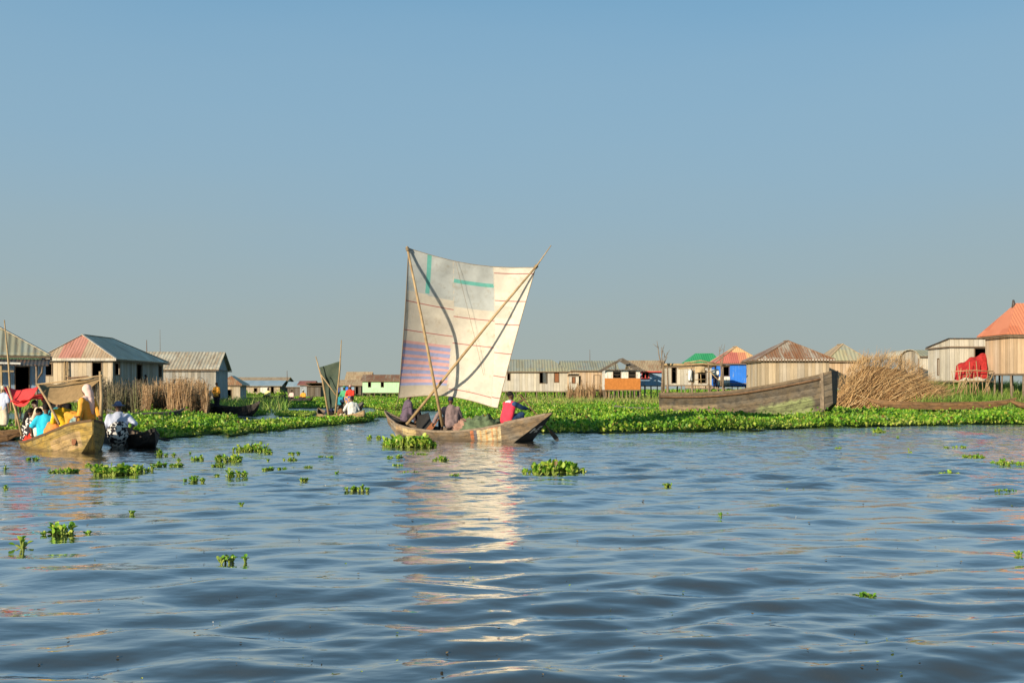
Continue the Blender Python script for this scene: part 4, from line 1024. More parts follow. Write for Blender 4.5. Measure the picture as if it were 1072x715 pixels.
h17 = house('stilt_house', 'orange roofed plank house on stilts at the right edge', 1057, 56, 5.5, 2.6, Zz(391, 56), Zz(350.5, 56), Zz(318, 57), 'hip', 'x', (1.1, 1.6), .5, .34, W_WARM, roofm=R_ORANGE, rz=3, zg=.3, cap=False, ns=(8, 4))
m = MB(); m.tube([(1.0, 1.3, Zz(322, 57)), (.95, 1.3, Zz(318, 57) + .25)], [.14, .05], 6); m.build('roof_finial', R_DARK, h17)

# pole frame with hanging wash, dead trees used as forked posts
fr = empty('pole_shelter', (X(692, 74), 74, 0), 0, 'open frame of rough poles with a long beam left of the blue house', 'frame')
wF = wd(692, 764, 74)
def fz(py): return Zz(py, 74)
def fx(px_): return wd(692, px_, 74)
for px_ in (695, 699, 724, 742, 757):
    m = MB(); j = random.uniform(-.06, .06); m.tube([(fx(px_) + .1, 0, -.2), (fx(px_) + j, 0, 1.5), (fx(px_) - .02, 0, fz(381))], [.085, .08, .06], 7); m.build('post', POLE if px_ != 695 else BAMBOO, fr)
m = MB(); m.tube([(-.1, -.08, fz(381.5)), (wF * .3, -.08, fz(382)), (wF * .6, -.08, fz(381)), (wF, -.08, fz(383))], [.1, .1, .085, .07], 7); m.build('beam', BAMBOO, fr)
m = MB(); m.tube([(wF * .25, -.1, fz(386)), (wF * .8, .1, fz(383.5))], .06, 6); m.build('beam', BAMBOO, fr)
m = MB(); m.tube([(fx(716), -.12, fz(380)), (fx(733), -.1, fz(377.5)), (fx(748), -.12, fz(380.5))], .05, 6); m.build('beam', BAMBOO, fr)
for (a, b) in (((718, 392), (745, 389)), ((720, 398), (740, 397)), ((742, 388), (756, 402)), ((726, 385), (726, 402)), ((733, 386), (734, 402))):
    m = MB(); m.tube([(fx(a[0]), -.05, fz(a[1])), (fx(b[0]), -.02, fz(b[1]))], .035, 5); m.build('brace', BAMBOO, fr)
def wash(px0, py0, px1, py1, mat, label):
    D = 73.6; mb = MB(); w_, h_ = wd(px0, px1, D), wd(py0, py1, D); n_, k_ = 8, 8; vs = []
    for j in range(k_ + 1):
        for i in range(n_ + 1):
            u, v = i / n_, j / k_; vs.append((w_ * (u + .1 * (u - .5) * (1 - v)), .06 * math.sin(7 * u + 2 * v) * (.3 + v), -h_ * v + .05 * math.sin(math.pi * u) * (v == 0)))
    mb.smooth = True; mb.add(vs, [(j * (n_ + 1) + i, (j + 1) * (n_ + 1) + i, (j + 1) * (n_ + 1) + i + 1, j * (n_ + 1) + i + 1) for j in range(k_) for i in range(n_)])
    o = mb.build('hanging_cloth', mat); o.location = P(px0, py0, D); q = o.modifiers.new('t', 'SOLIDIFY'); q.thickness = .012; tag(o, label, 'cloth')
wash(720.5, 388, 724.5, 398.5, C_WHITE, 'white cloth hanging inside the pole frame')
wash(728, 384, 738, 390, cloth('tan_wash_cloth', (.42, .31, .18)), 'tan cloth draped over a brace of the pole frame')
def dead_tree(label, px_, py0, py1, D, forks, seed, rad=.07):
    g = random.Random(seed); base = P(px_, py0, D); root = empty('bare_tree', base, 0, label, 'tree'); h = wd(py1, py0, D)
    t = MB(); t.tube([(0, 0, 0), (.03, 0, h * .35), (-.02, .02, h * .55)], [rad * 1.4, rad, rad * .8], 7); t.build('trunk', POLE, root)
    for (dx, top, start) in forks:
        b = MB(); p0 = Vector((0, 0, h * start)); p1 = Vector((dx * h, g.uniform(-.1, .1), h * top)); mid = p0.lerp(p1, .5) + Vector((dx * h * .1, 0, -.08)); b.tube([p0, mid, p1], [rad * .7, rad * .45, rad * .16], 6)
        for _ in range(2):
            q = p0.lerp(p1, g.uniform(.5, .9)); b.tube([q, q + Vector((g.uniform(-.12, .12) * h, .05, g.uniform(.08, .2) * h))], [rad * .3, rad * .1], 5)
        b.build('branch', POLE, root)
dead_tree('bare forked tree trunk at the left end of the pole frame', 693.5, 410, 357, 73, ((-.11, 1.0, .45), (.10, .78, .5), (-.02, .88, .5), (.03, .7, .4)), 3, .085)
dead_tree('bare forked post at the right end of the pole frame', 755, 404, 363, 73.5, ((-.05, 1.0, .4), (.07, .95, .45), (.02, .8, .5)), 5, .07)
def pole(label, p0, p1, r=.04, mat=BAMBOO):
    a, b = Vector(p0), Vector(p1); m = MB(); d = b - a; side = Vector((d.z, 0, -d.x)).normalized()
    m.tube([(0, 0, 0), d * .5 + side * .04, d], [r, r * .8, r * .45], 7); o = m.build('pole', mat); o.location = a; return tag(o, label, 'pole')
pole('thin leaning pole standing in front of the house at the far left edge', P(12, 430, 46), P(4.5, 335, 46), .055)
pole('thin bare pole rising behind the rose roofed house', P(153, 392, 82), P(153.5, 356, 82), .05, DARKPOLE)
pole('very thin pale pole behind the grey gabled house', P(167, 395, 90), P(167.5, 345, 90), .03, POLE)
pole('short dark pole at the end of the distant tan roof', P(300.5, 414, 178), P(300.5, 388, 178), .09, DARKPOLE)
pole('thin pole rising behind the tan board house right of the sail', P(617, 392, 126), P(617.5, 366, 126), .045, DARKPOLE)
# arched shelter and far roof behind the brushwood
def arch_hut(px0, px1, D, ztop, label):
    w_ = wd(px0, px1, D); root = empty('arched_shelter', (X(px0, D), D, 0), 0, label, 'shelter'); n_ = 12; r = MB(); z0 = ztop - w_ * .42
    arc = [(w_ / 2 - w_ / 2 * math.cos(math.pi * i / n_), z0 + w_ * .42 * math.sin(math.pi * i / n_)) for i in range(n_ + 1)]
    for (x0, a), (x1, b) in zip(arc, arc[1:]): r.prism([(x0, 0, a), (x1, 0, b), (x1, 3, b), (x0, 3, a)], (0, 0, .05))
    r.build('roof', R_GREY, root); q = MB(); q.poly([(x, .25, z) for x, z in reversed(arc)] + [(0, .18, .6), (w_, .18, .6)][::-1][::-1]); q.build('wall', W_GREY, root)
    for x in (.05, w_ - .05): s = MB(); s.tube([(x, .1, 0), (x, .1, z0)], .05, 6); s.build('post', POLE, root)
arch_hut(942, 963, 72, Zz(366.5, 72), 'small shelter with an arched grey roof behind the brushwood pile')
house('small_hut', 'far hut with a low grey green roof right of the arched shelter', 958, 78, wd(958, 978, 78), 3, 1.8, Zz(373, 78), Zz(367, 79), 'gable', 'x', .5, .5, .2, W_PALE, roofm=R_OLIVE, ns=(3, 2))
# ------------------------------------------------------------------ the crowded market boat at the left
C_YEL = cloth('yellow_cloth', (.72, .42, .02), .15); C_ORG = cloth('orange_yellow_cloth', (.66, .30, .045), .15); C_ORANGE = cloth('orange_cloth', (.66, .22, .06), .15)
C_TURQ = cloth('turquoise_cloth', (.03, .44, .62), .12); C_PALEPINK = cloth('pale_pink_cloth', (.66, .46, .40), .1); C_PRINT = cloth('black_white_print_cloth', (.60, .58, .54), .1, (.025, .024, .03))
C_LAV = cloth('lavender_cloth', (.42, .46, .58), .12); C_BEIGE = cloth('beige_cloth', (.55, .47, .35), .12); C_GREEN = cloth('dark_green_cloth', (.02, .075, .06), .2)
C_RED = cloth('red_cloth', (.55, .05, .03), .2); C_MULTI = cloth('bright_print_cloth', (.55, .30, .05), .2, (.05, .09, .35)); C_BLUEHAT = cloth('grey_blue_hat_cloth', (.13, .16, .27), .2); C_PWHITE = cloth('off_white_cloth', (.58, .55, .47), .1)
C_TEAL = cloth('teal_cloth', (.03, .20, .25), .2)
yel_hull = hull_wood('yellow_hull', (.42, .265, .05), [(4.9, 5.9, .22, .6, (.42, .28, .15), .5)], .25, (.25, .19, .075), (.12, .08, .04))
inner_mid = planks('boat_inside_brown', (.17, .11, .06), .15, True, .5)
ST_MK = [(0, .03, .02, .18, .10), (.05, .20, .15, .13, -.02), (.22, .54, .44, .12, -.14), (.5, .76, .60, .20, -.16), (.78, .68, .54, .46, -.14), (.925, .37, .20, .72, -.14), (1, .02, .012, .79, .46)]
MA, MBp = (-13.45, 27.7), (-9.62, 22.85)
MK, mkp = boat('market_boat', 'yellow wooden boat crowded with passengers under a red and tan awning', MA, MBp, ST_MK, yel_hull, inner_mid, ribs=6, thwarts=(.25, .42, .6), railm=plain('dark_rail', (.10, .06, .03), .3, 6), sharp=(.93,))
LM = MK['_L']; invMK = MK.matrix_basis.inverted()
def MW(p): return invMK @ Vector(p)
# awning: posts, red cloth over the stern half, tan tarpaulin towards the bow
posts = {'a': (P(105.5, 441, 23.6), P(105, 389, 23.75)), 'b': (P(97, 436, 24.4), P(100, 396, 24.3)), 'c': (P(23, 456, 26.1), P(8, 404, 26.3)), 'd': (P(17, 446, 27.2), P(14, 408, 27.4)), 'e': (P(62, 444, 24.6), P(39, 402, 25.2))}
for key, (a, b) in posts.items():
    m = MB(); m.tube([MW(a), MW(a.lerp(b, .5)) + Vector((.02, .02, 0)), MW(b)], [.032, .03, .026] if key != 'a' else [.045, .042, .036], 8); m.build('awning_post', BAMBOO, MK)
def drape(name, c00, c10, c11, c01, sag, mat, parent, toloc, n_=28, k_=18, hang=None, wr=.03):
    """cloth hung between four corners, sagging, with creases"""
    mb = MB(); vs = []
    for j in range(k_ + 1):
        v = j / k_
        for i in range(n_ + 1):
            u = i / n_; p = c00 * (1 - u) * (1 - v) + c10 * u * (1 - v) + c11 * u * v + c01 * (1 - u) * v
            z = -sag * math.sin(math.pi * u) * (.35 + .65 * math.sin(math.pi * v)) + wr * math.sin(9 * u + 6 * v) * math.sin(math.pi * v) + wr * .6 * math.sin(17 * u - 4 * v)
            if hang: z -= hang(u, v)
            vs.append(toloc(p + Vector((0, 0, z))))
    mb.smooth = True; mb.add(vs, [(j * (n_ + 1) + i, (j + 1) * (n_ + 1) + i, (j + 1) * (n_ + 1) + i + 1, j * (n_ + 1) + i + 1) for j in range(k_) for i in range(n_)])
    o = mb.build(name, mat, parent); q = o.modifiers.new('t', 'SOLIDIFY'); q.thickness = .008; return o
M_REDA = cloth('red_awning_cloth', (.76, .075, .075), .12, None, .3); M_TANA = cloth('tan_awning_cloth', (.25, .17, .085), .2, None, .12)
drape('red_awning', P(4, 403, 26.5), P(41, 402, 25.3), P(50, 404, 27.0), P(12, 410, 28.0), .10, M_REDA, MK, MW, wr=.012, hang=lambda u, v: .55 * max(0, 1 - v * 2.6) * max(0, math.sin(math.pi * min(1, u * .98 + .02))) ** .85)
drape('red_awning', P(11, 421, 26.0), P(40, 413, 25.3), P(62, 411, 25.2), P(12, 411, 28.0), .14, M_REDA, MK, MW)
drape('tan_awning', P(39, 403, 25.2), P(108, 393, 23.7), P(106, 396, 25.4), P(52, 404, 27.0), .04, M_TANA, MK, MW, hang=lambda u, v: .72 * max(0, 1 - v * 3) * (max(0, math.sin(math.pi * u)) ** .7) * (1 - .5 * u))
m = MB(); m.tube([MW(P(38, 402.5, 25.2)), MW(P(72, 398.5, 24.4)), MW(P(107, 393, 23.7))], .02, 7); m.build('awning_pole', BAMBOO, MK)
m = MB(); m.prism([MW(P(70, 396.4, 24.6)), MW(P(92, 394.6, 24.2)), MW(P(93, 395.2, 25.2)), MW(P(74, 396.8, 25.6))], (0, 0, .03)); m.build('cargo_board', DARKPOLE, MK)

G = None
person('person in an orange robe and pale pink headscarf at the bow of the yellow boat', P(92, 443, 23.7), R(75), lean=3, shirt=C_ORG, sleeve=.98, skirt=C_ORG, shawl=C_PALEPINK, look=(10, 0),
       hands={-1: (*P(81, 445, 23.3), 1), 1: (*P(104, 435, 23.6), 1)}, feet={-1: (-.12, .4, -.2), 1: (.14, .4, -.2)}, scale=.98)
person('person in a yellow dress and yellow headwrap leaning behind the robed bow passenger', P(71, 452, 25.0), R(60), lean=30, shirt=C_YEL, sleeve=.8, skirt=C_ORANGE, hat='wrap', hatc=C_YEL, look=(0, -15))
person('person in a turquoise dress seated with their back to us in the yellow boat', P(47.5, 461, 25.3), R(8), lean=4, shirt=C_TURQ, sleeve=.4, skirt=C_TURQ, hat='hair', look=(20, 0), skin=SKIN2,
       hands={-1: (-.34, .1, .12), 1: (.26, .2, .12)}, scale=1.0)
person('person in a white top beside the turquoise dress in the yellow boat', P(37, 462, 26.3), R(-50), lean=10, shirt=C_PWHITE, sleeve=.5, skirt=C_BLACK, hat='hair', look=(10, -8), skin=SKIN2, scale=.95)
person('person in a black and white print nearest the stern of the yellow boat', P(28, 461.5, 27.0), R(-30), lean=12, shirt=C_PRINT, sleeve=.6, skirt=C_PRINT, hat='hair', look=(15, -10), scale=.97)
person('person in dark green headwrap in the shade under the tan awning', P(57, 454, 26.3), R(190), lean=8, shirt=C_TEAL, sleeve=.7, skirt=C_DKTR, hat='wrap', hatc=C_GREEN, look=(-20, 0))
person('person in dark clothes sitting under the red awning of the yellow boat', P(36, 454, 27.3), R(215), lean=8, shirt=C_BLACK, sleeve=.6, skirt=C_DKTR, hat='hair', look=(10, 0))
person('person in black seated behind the yellow dress under the tan awning', P(66, 447, 25.9), R(170), lean=6, shirt=C_BLACK, sleeve=.9, skirt=C_BLACK, hat='bun', look=(0, 0))
person('person with bare arms in a teal top between the turquoise and yellow dresses', P(57, 453, 25.7), R(-40), lean=8, shirt=C_TEAL, sleeve=.3, skirt=C_DKTR, hat='hair', look=(10, 0), skin=SKIN2)
person('person in beige seated deepest under the red awning of the yellow boat', P(47, 450, 27.2), R(200), lean=6, shirt=C_BEIGE, sleeve=.5, skirt=C_BLACK, hat='wrap', hatc=C_RED, look=(10, 0), skin=SKIN2)
heap('cloth_bundle', 'orange cloth bundle between the turquoise and yellow dresses', 'bundle', P(61, 459, 25.05), (.36, .3, .46), C_ORANGE, 2.2, .3, 36, 18, 2.4)
heap('cloth_bundle', 'bright printed bundle at the turquoise dress hem', 'bundle', P(54, 459, 25.0), (.18, .18, .30), C_MULTI, 4.4, .25, 24, 12)
heap('cloth_bundle', 'red bundle at the stern end of the yellow boat', 'bundle', P(33, 462, 26.3), (.2, .16, .18), C_RED, 5.5, .3, 28, 12)
heap('cloth_bundle', 'grey green bundle hung over the yellow boat gunwale by the bow', 'bundle', P(80, 449, 23.45), (.17, .15, .30), cloth('grey_green_cloth', (.25, .33, .30), .25, (.10, .22, .22)), 7.5, .25, 24, 14)
paddle('brown paddle leaning on the yellow hull below the bow passenger', P(80.5, 437, 23.25), P(77, 466, 22.98), .28, .05, REDWOOD, bl=REDWOOD)
# dark canoe beside it
dk_hull = hull_wood('dark_canoe_hull', (.045, .035, .028), (), .4, (.07, .062, .055), (.03, .025, .02))
ST_CANOE = [(0, .015, .01, .36, .30), (.06, .11, .08, .27, .12), (.2, .28, .2, .20, -.06), (.5, .34, .25, .17, -.10), (.8, .28, .2, .20, -.06), (.94, .11, .08, .27, .12), (1, .015, .01, .36, .30)]
def canoe(label, A, B, mat, z0=0.0, wide=1.0, group='narrow wooden canoes', zk=1.0, **kw):
    st = [(t, a * wide, b * wide, c * zk + z0, d * zk + z0) for t, a, b, c, d in ST_CANOE]
    return boat('canoe', label, A, B, st, mat, inner_dark if 'inner' not in kw else kw['inner'], 'canoe', group, ribs=kw.get('ribs', 4), thwarts=kw.get('thwarts', (.3, .7)), railm=mat, rails=.025)
DC, dcp = canoe('black canoe beside the yellow boat bow, carrying a passenger in a blue hat', (-12.2, 30.0), (-8.85, 24.6), dk_hull, 0.02, 1.5, zk=1.4)
person('person in a print wrap and grey blue sun hat paddling the black canoe', P(124, 459, 25.0), R(25), lean=8, shirt=C_LAV, sleeve=.6, skirt=C_PRINT, hat='sunhat', hatc=C_BLUEHAT, look=(-25, 0), skirtw=1.4,
       hands={-1: (-.22, .36, .2), 1: (*P(137, 449, 24.9), 1)}, torso_wide=1.1)
paddle('long dark paddle reaching right from the black canoe into the water', P(133, 448, 24.9), P(177, 461.5, 27.4), .55, .07)
# far left: moored canoes and a passenger
brown_hull = hull_wood('brown_canoe_hull', (.27, .145, .06), (), .4, (.20, .125, .07), (.10, .06, .03))
grey_hull = hull_wood('grey_canoe_hull', (.13, .115, .095), (), .4, (.16, .15, .135), (.05, .045, .035))
canoe('dark canoe at the far left edge with a person standing on it', (-19.5, 33.0), (-15.2, 32.0), dk_hull, .04, 1.2, zk=1.5)
person('person in a white top standing at the far left edge behind the awning', (X(3, 32.4), 32.4, .1), R(-20), pose='stand', lean=6, shirt=C_LAV, sleeve=.4, skirt=C_BEIGE, hat='wrap', hatc=C_BEIGE, skin=SKIN2, scale=.86)
canoe('tan canoe with its pointed tip left of the yellow boat', (-19.0, 29.2), (-13.75, 28.9 + .4), brown_hull, .08, 1.1)
canoe('reddish canoe low in the water at the left edge', (-18.0, 26.4), (-13.25, 26.9), brown_hull, 0, 1.1)
# canoes in the weed on the left
canoe('grey canoe lying in front of the dry reeds', (X(112, 44), 44), (X(193, 46), 46), grey_hull, .22, 1.1, zk=1.1)
canoe('black canoe with a raised tip right of the dry reeds', (X(212, 55), 55.5), (X(272, 51), 51), dk_hull, .20, 1.3, zk=1.9)
person('person in orange standing on the black canoe right of the reeds', (X(226.5, 54.8), 54.8, .35), R(-20), pose='stand', lean=2, shirt=C_ORG, sleeve=.5, skirt=C_DKTR, hat='hair', scale=.86, vox=.016)
canoe('long dark canoe in front of the low brown roofed hut', (X(225, 98), 98), (X(300, 104), 104), dk_hull, .25, 1.6, zk=2.0)
person('person in yellow shirt seated in the far canoe before the cream house', (X(281, 101), 101, .55), R(160), lean=6, shirt=cloth('pale_yellow_cloth', (.70, .60, .25)), sleeve=.6, trousers=C_DKTR, hat='hair', scale=1.15, vox=.02)
canoe('far dark canoe with two passengers left of the green sail', (X(297, 100), 100), (X(328, 98), 98), dk_hull, .22, 1.5, zk=1.6)
person('left one of two passengers in the far canoe, dressed in pink', (X(306, 99.5), 99.5, .4), R(150), lean=8, shirt=C_PALEPINK, sleeve=.6, skirt=C_DKTR, hat='hair', scale=1.1, vox=.02)
person('right one of two passengers in the far canoe, wearing a white cap', (X(318, 98.7), 98.7, .4), R(160), lean=8, shirt=C_ORG, sleeve=.6, skirt=C_DKTR, hat='cap', hatc=C_WHITE, scale=1.1, vox=.02)
# the small boat with the dark green sail
GS, gsp = boat('sailboat', 'small boat with a narrow dark green sail and a passenger in white', (X(331, 49), 49.5), (X(381, 44.2), 44.2), [(t, a * 1.7, b * 1.7, c * 1.5, d) for t, a, b, c, d in ST_CANOE], hull_wood('tan_small_hull', (.40, .27, .13), (), .3, (.30, .22, .13)), inner_dark, ribs=4, thwarts=(.35, .7), rails=.03)
def GW(p): return GS.matrix_basis.inverted() @ Vector(p)
SAILG = plain('dark_green_sail_cloth', (.055, .085, .065), .25, 2.5, .85, .1, .25, .15, (.085, .105, .075))
n_, k_ = 20, 30; TL, TR, BR, BL = P(334.5, 384.5, 47.2), P(356.5, 378, 46.6), P(352.5, 425, 46.7), P(342, 429, 47.2); vs = []
for j in range(k_ + 1):
    for i in range(n_ + 1):
        u, v = i / n_, j / k_; p = TL * (1 - u) * (1 - v) + TR * u * (1 - v) + BR * u * v + BL * (1 - u) * v
        vs.append(GW(p + Vector((.03 * math.sin(9 * v), .2 * math.sin(math.pi * u) * math.sin(math.pi * (v * .9 + .05)) + .03 * math.sin(12 * v + 7 * u), 0))))
mb = MB(); mb.smooth = True; mb.add(vs, [(j * (n_ + 1) + i, (j + 1) * (n_ + 1) + i, (j + 1) * (n_ + 1) + i + 1, j * (n_ + 1) + i + 1) for j in range(k_) for i in range(n_)])
o = mb.build('sail', SAILG, GS); q = o.modifiers.new('t', 'SOLIDIFY'); q.thickness = .01
m = MB(); m.tube([GW(P(344, 434, 46.9)), GW(P(338, 400, 46.9)), GW(P(330.5, 373, 46.9))], [.05, .045, .02], 7); m.build('mast', BAMBOO, GS)
m = MB(); m.tube([GW(P(351, 433, 46.3)), GW(P(355.5, 390, 46.4)), GW(P(357.5, 356, 46.5))], [.045, .04, .018], 7); m.build('mast', BAMBOO, GS)
m = MB(); m.tube([GW(P(336, 392, 46.7)), GW(P(352, 414, 46.4))], [.03, .03], 6); m.build('sprit', BAMBOO, GS)
person('person in white shirt, back turned, at the right end of the green sailed boat', gsp(4.7, 0, .25), R(20), lean=12, shirt=C_WHITE, sleeve=.6, trousers=C_DKTR, hat='hair', look=(0, -5), scale=1.0, vox=.014, hands={-1: (-.45, .1, .1), 1: (.2, .3, .2)})
person('person with dark hair crouching at the left end of the small green sailed boat', gsp(1.3, 0, .2), R(-60), lean=25, shirt=C_NAVY, sleeve=.6, trousers=C_DKTR, hat='hair', scale=.92, vox=.014)
person('person in a brown wrap between mast and sail of the small green sailed boat', gsp(2.6, .1, .15), R(-80), lean=20, shirt=cloth('brown_wrap_cloth', (.17, .09, .05)), sleeve=.6, trousers=C_BEIGE, hat='wrap', hatc=C_LAV, scale=.92, vox=.014)
canoe('canoe with colourfully dressed passengers behind the small green sailed boat', (X(350, 62), 62.5), (X(380, 60), 60), grey_hull, .25, 1.5, zk=1.3)
person('person in bright green behind the white shirted passenger', (X(361, 61.3), 61.3, .75), R(150), lean=6, shirt=cloth('bright_green_cloth', (.08, .33, .16)), sleeve=.6, skirt=C_TEAL, hat='wrap', hatc=cloth('green_wrap_cloth', (.06, .22, .14)), vox=.016)
person('person in red and white print behind the white shirted passenger', (X(367, 61.0), 61.0, .8), R(170), lean=6, shirt=C_RED, sleeve=.6, skirt=C_MULTI, hat='wrap', hatc=cloth('red_white_wrap_cloth', (.55, .10, .07), .1, (.6, .55, .5)), vox=.016)
# right bank boats
hulk_m = hull_wood('hulk_boards', (.135, .100, .060), [(0, 3.6, .62, 1.2, (.27, .20, .12), .6)], .5, (.115, .10, .08), (.16, .13, .08), (5.3, 8.3, .55, 1.15, (.25, .29, .12)), .26)
ST_HULK = [(0, .62, .50, 1.32, .05), (.03, .80, .62, 1.30, .0), (.25, 1.1, .85, 1.30, .02), (.5, 1.15, .9, 1.42, .05), (.75, .95, .68, 1.75, .22), (.955, .52, .36, 2.13, .50), (1, .32, .18, 2.28, .85)]
HK, hkp = boat('stranded_boat', 'big weathered wooden hulk stranded on the weed with a green stain', (X(697, 49.5), 49.5), (X(874, 43.4), 43.4), ST_HULK, hulk_m, inner_mid, thick=.06, rails=.07, ribs=8, thwarts=(.25, .55), railm=plain('hulk_rail', (.13, .095, .06), .4, 5), sharp=(.955, .03), bottom_m=bottom_dark)
LH = HK['_L']
m = MB(); x = .962 * LH - LH / 2; m.prism([(x - .1, -.56, 2.16), (x + .06, -.54, 2.20), (x + .03, -.37, .57), (x - .13, -.41, .53)], (0, .09, 0)); m.build('stem_post', railw, HK)
m = MB(); x = .99 * LH - LH / 2
for sg in (-1, 1):
    pts = [(t * LH - LH / 2, sg * (lerp_st(ST_HULK, t)[1] + .035), lerp_st(ST_HULK, t)[3] - .20) for t in (.02, .15, .3, .42, .55, .67, .8, .88, .955)]
    r = MB(); r.tube(pts, .055, 6); r.build('rub_rail', DARKPOLE, HK)
canoe('long brown canoe lying in the weed before the brushwood pile', (X(907, 52), 52), (X(1064, 51), 51), brown_hull, .56, 1.4, zk=1.35, ribs=6)
canoe('canoe tip poking in at the right edge beside the long brown canoe', (X(1057, 48.5), 48.5), (X(1190, 50), 50), brown_hull, .46, 1.3, zk=1.4)
canoe('thin grey canoe half sunk in the weed left of the stranded hulk', (X(641, 62), 62), (X(704, 60), 60), grey_hull, .16, 1.0, zk=1.1)
# people at the houses on the right and by the rose roofed house
person('person in a white shirt standing under the pole frame by the blue house', (X(749, 75), 75, 1.55), R(160), pose='stand', lean=4, shirt=C_WHITE, sleeve=.5, trousers=C_NAVY, hat='hair', scale=.98, vox=.018)
person('small person in red against the bright blue wall', (X(789.5, 86.5), 86.5, 2.0), R(170), pose='stand', lean=2, shirt=C_RED, sleeve=.5, skirt=C_RED, hat='hair', scale=.85, vox=.018)
person('person in dark clothes by the side door of the rose roofed house', (X(152, 66), 66, .9), R(-70), pose='stand', lean=4, shirt=C_DKTR, sleeve=.7, trousers=C_DKTR, hat='hair', scale=.88, vox=.018)
pf = MB(); pf.box((0, 0, 0), (2.2, 1.6, .08)); o = pf.build('plank_platform', POLE); o.location = (X(749, 75), 75.4, 1.5); tag(o, 'small plank floor under the person in the pole frame', 'platform')
pf = MB(); pf.box((0, 0, 0), (4.2, 1.2, .08)); o = pf.build('plank_platform', POLE); o.location = (X(780, 87), 87.2, 1.95); tag(o, 'plank walkway along the bright blue wall', 'platform')
pf = MB(); pf.box((0, 0, 0), (1.3, 7.0, .08)); o = pf.build('plank_platform', POLE); o.location = (-24.15, 66.5, .85); tag(o, 'plank ledge along the shaded side of the rose roofed house', 'platform')

# ------------------------------------------------------------------ dry reeds, brushwood, tarpaulin, floating plants
M_REED = leafmat('dry_reed', [(0, (.16, .085, .04)), (.3, (.34, .20, .09)), (.7, (.47, .30, .15)), (.92, (.58, .42, .24)), (1, (.20, .14, .09))], .25, .8)
M_SCRUB = leafmat('dry_scrub', [(0, (.07, .055, .04)), (.5, (.16, .125, .085)), (.85, (.27, .20, .12)), (1, (.12, .15, .05))], .2, .9)
def reeds(name, label, cat, px0, px1, D0, D1, n, h0, h1, mat, seed, hm=None, w=.035):
    g = np.random.default_rng(seed); nb = max(8, n // 26)
    cpx = g.uniform(px0, px1, nb); cD = g.uniform(D0, D1, nb); ch = g.uniform(.75, 1.12, nb)
    i = g.integers(0, nb, n); px_ = cpx[i] + g.normal(0, 1.4, n); D = cD[i] + g.normal(0, .25, n)
    x, y = (px_ - CX) * D / F, D; h = g.uniform(h0, h1, n) * ch[i] * (1 if hm is None else hm(px_))
    lx, ly = g.normal(0, .09, n), g.normal(0, .09, n); yaw = g.uniform(-.7, .7, n)
    wv = np.stack([np.cos(yaw), np.sin(yaw), 0 * yaw], -1) * (w * g.uniform(.5, 1.2, n))[:, None] / 2
    b = np.stack([x, y, 0 * x], -1); t = np.stack([x + lx * h, y + ly * h, h], -1); mid = (b + t) / 2 + np.stack([g.normal(0, .03, n), g.normal(0, .03, n), 0 * x], -1)
    V = [np.stack([b - wv, b + wv, mid - wv, mid + wv, t - wv * .4, t + wv * .4], 1).reshape(-1, 3)]; o6 = (np.arange(n) * 6)[:, None]
    FA = [o6 + np.array([[0, 1, 3, 2]]), o6 + np.array([[2, 3, 5, 4]])]; base = n * 6
    # hanging dry leaves and plumes on the stalks
    m = n * 3; s = g.integers(0, n, m); f = g.uniform(.25, 1.0, m)[:, None]; p = b[s] * (1 - f) + t[s] * f; yw = g.uniform(0, 6.28, m); ln = g.uniform(.12, .34, m)
    d = np.stack([np.cos(yw) * ln, np.sin(yw) * ln, g.uniform(-.2, .16, m)], -1); sd = np.stack([-np.sin(yw), np.cos(yw), 0 * yw], -1) * .018
    V.append(np.stack([p - sd, p + sd, p + d * .6 + sd, p + d * .6 - sd + np.array([0, 0, .02]), p + d + np.array([0, 0, -.05])], 1).reshape(-1, 3)); o5 = base + (np.arange(m) * 5)[:, None]
    FA += [o5 + np.array([[0, 1, 2, 3]]), o5 + np.array([[3, 2, 4]])]
    return tag(link(name, np_mesh(name, np.concatenate(V), FA, mat)), label, cat, None, 'stuff')
reeds('dry_reeds', 'stand of dry orange brown reeds in front of the left board houses', 'reeds', 150, 216, 49, 56, 2600, 1.2, 2.0, M_REED, 31, lambda p: np.where(p > 214, .9, 1.0) * np.where(p < 165, .85, 1.0))
reeds('dry_reeds', 'greyer dry scrub in the shade below the rose roofed house', 'reeds', 98, 160, 50, 57, 1800, .8, 2.0, M_SCRUB, 32)
reeds('dry_reeds', 'thin dry stalks under the tan board houses right of the sail', 'reeds', 595, 640, 92, 100, 500, .8, 2.2, M_REED, 33, w=.06)

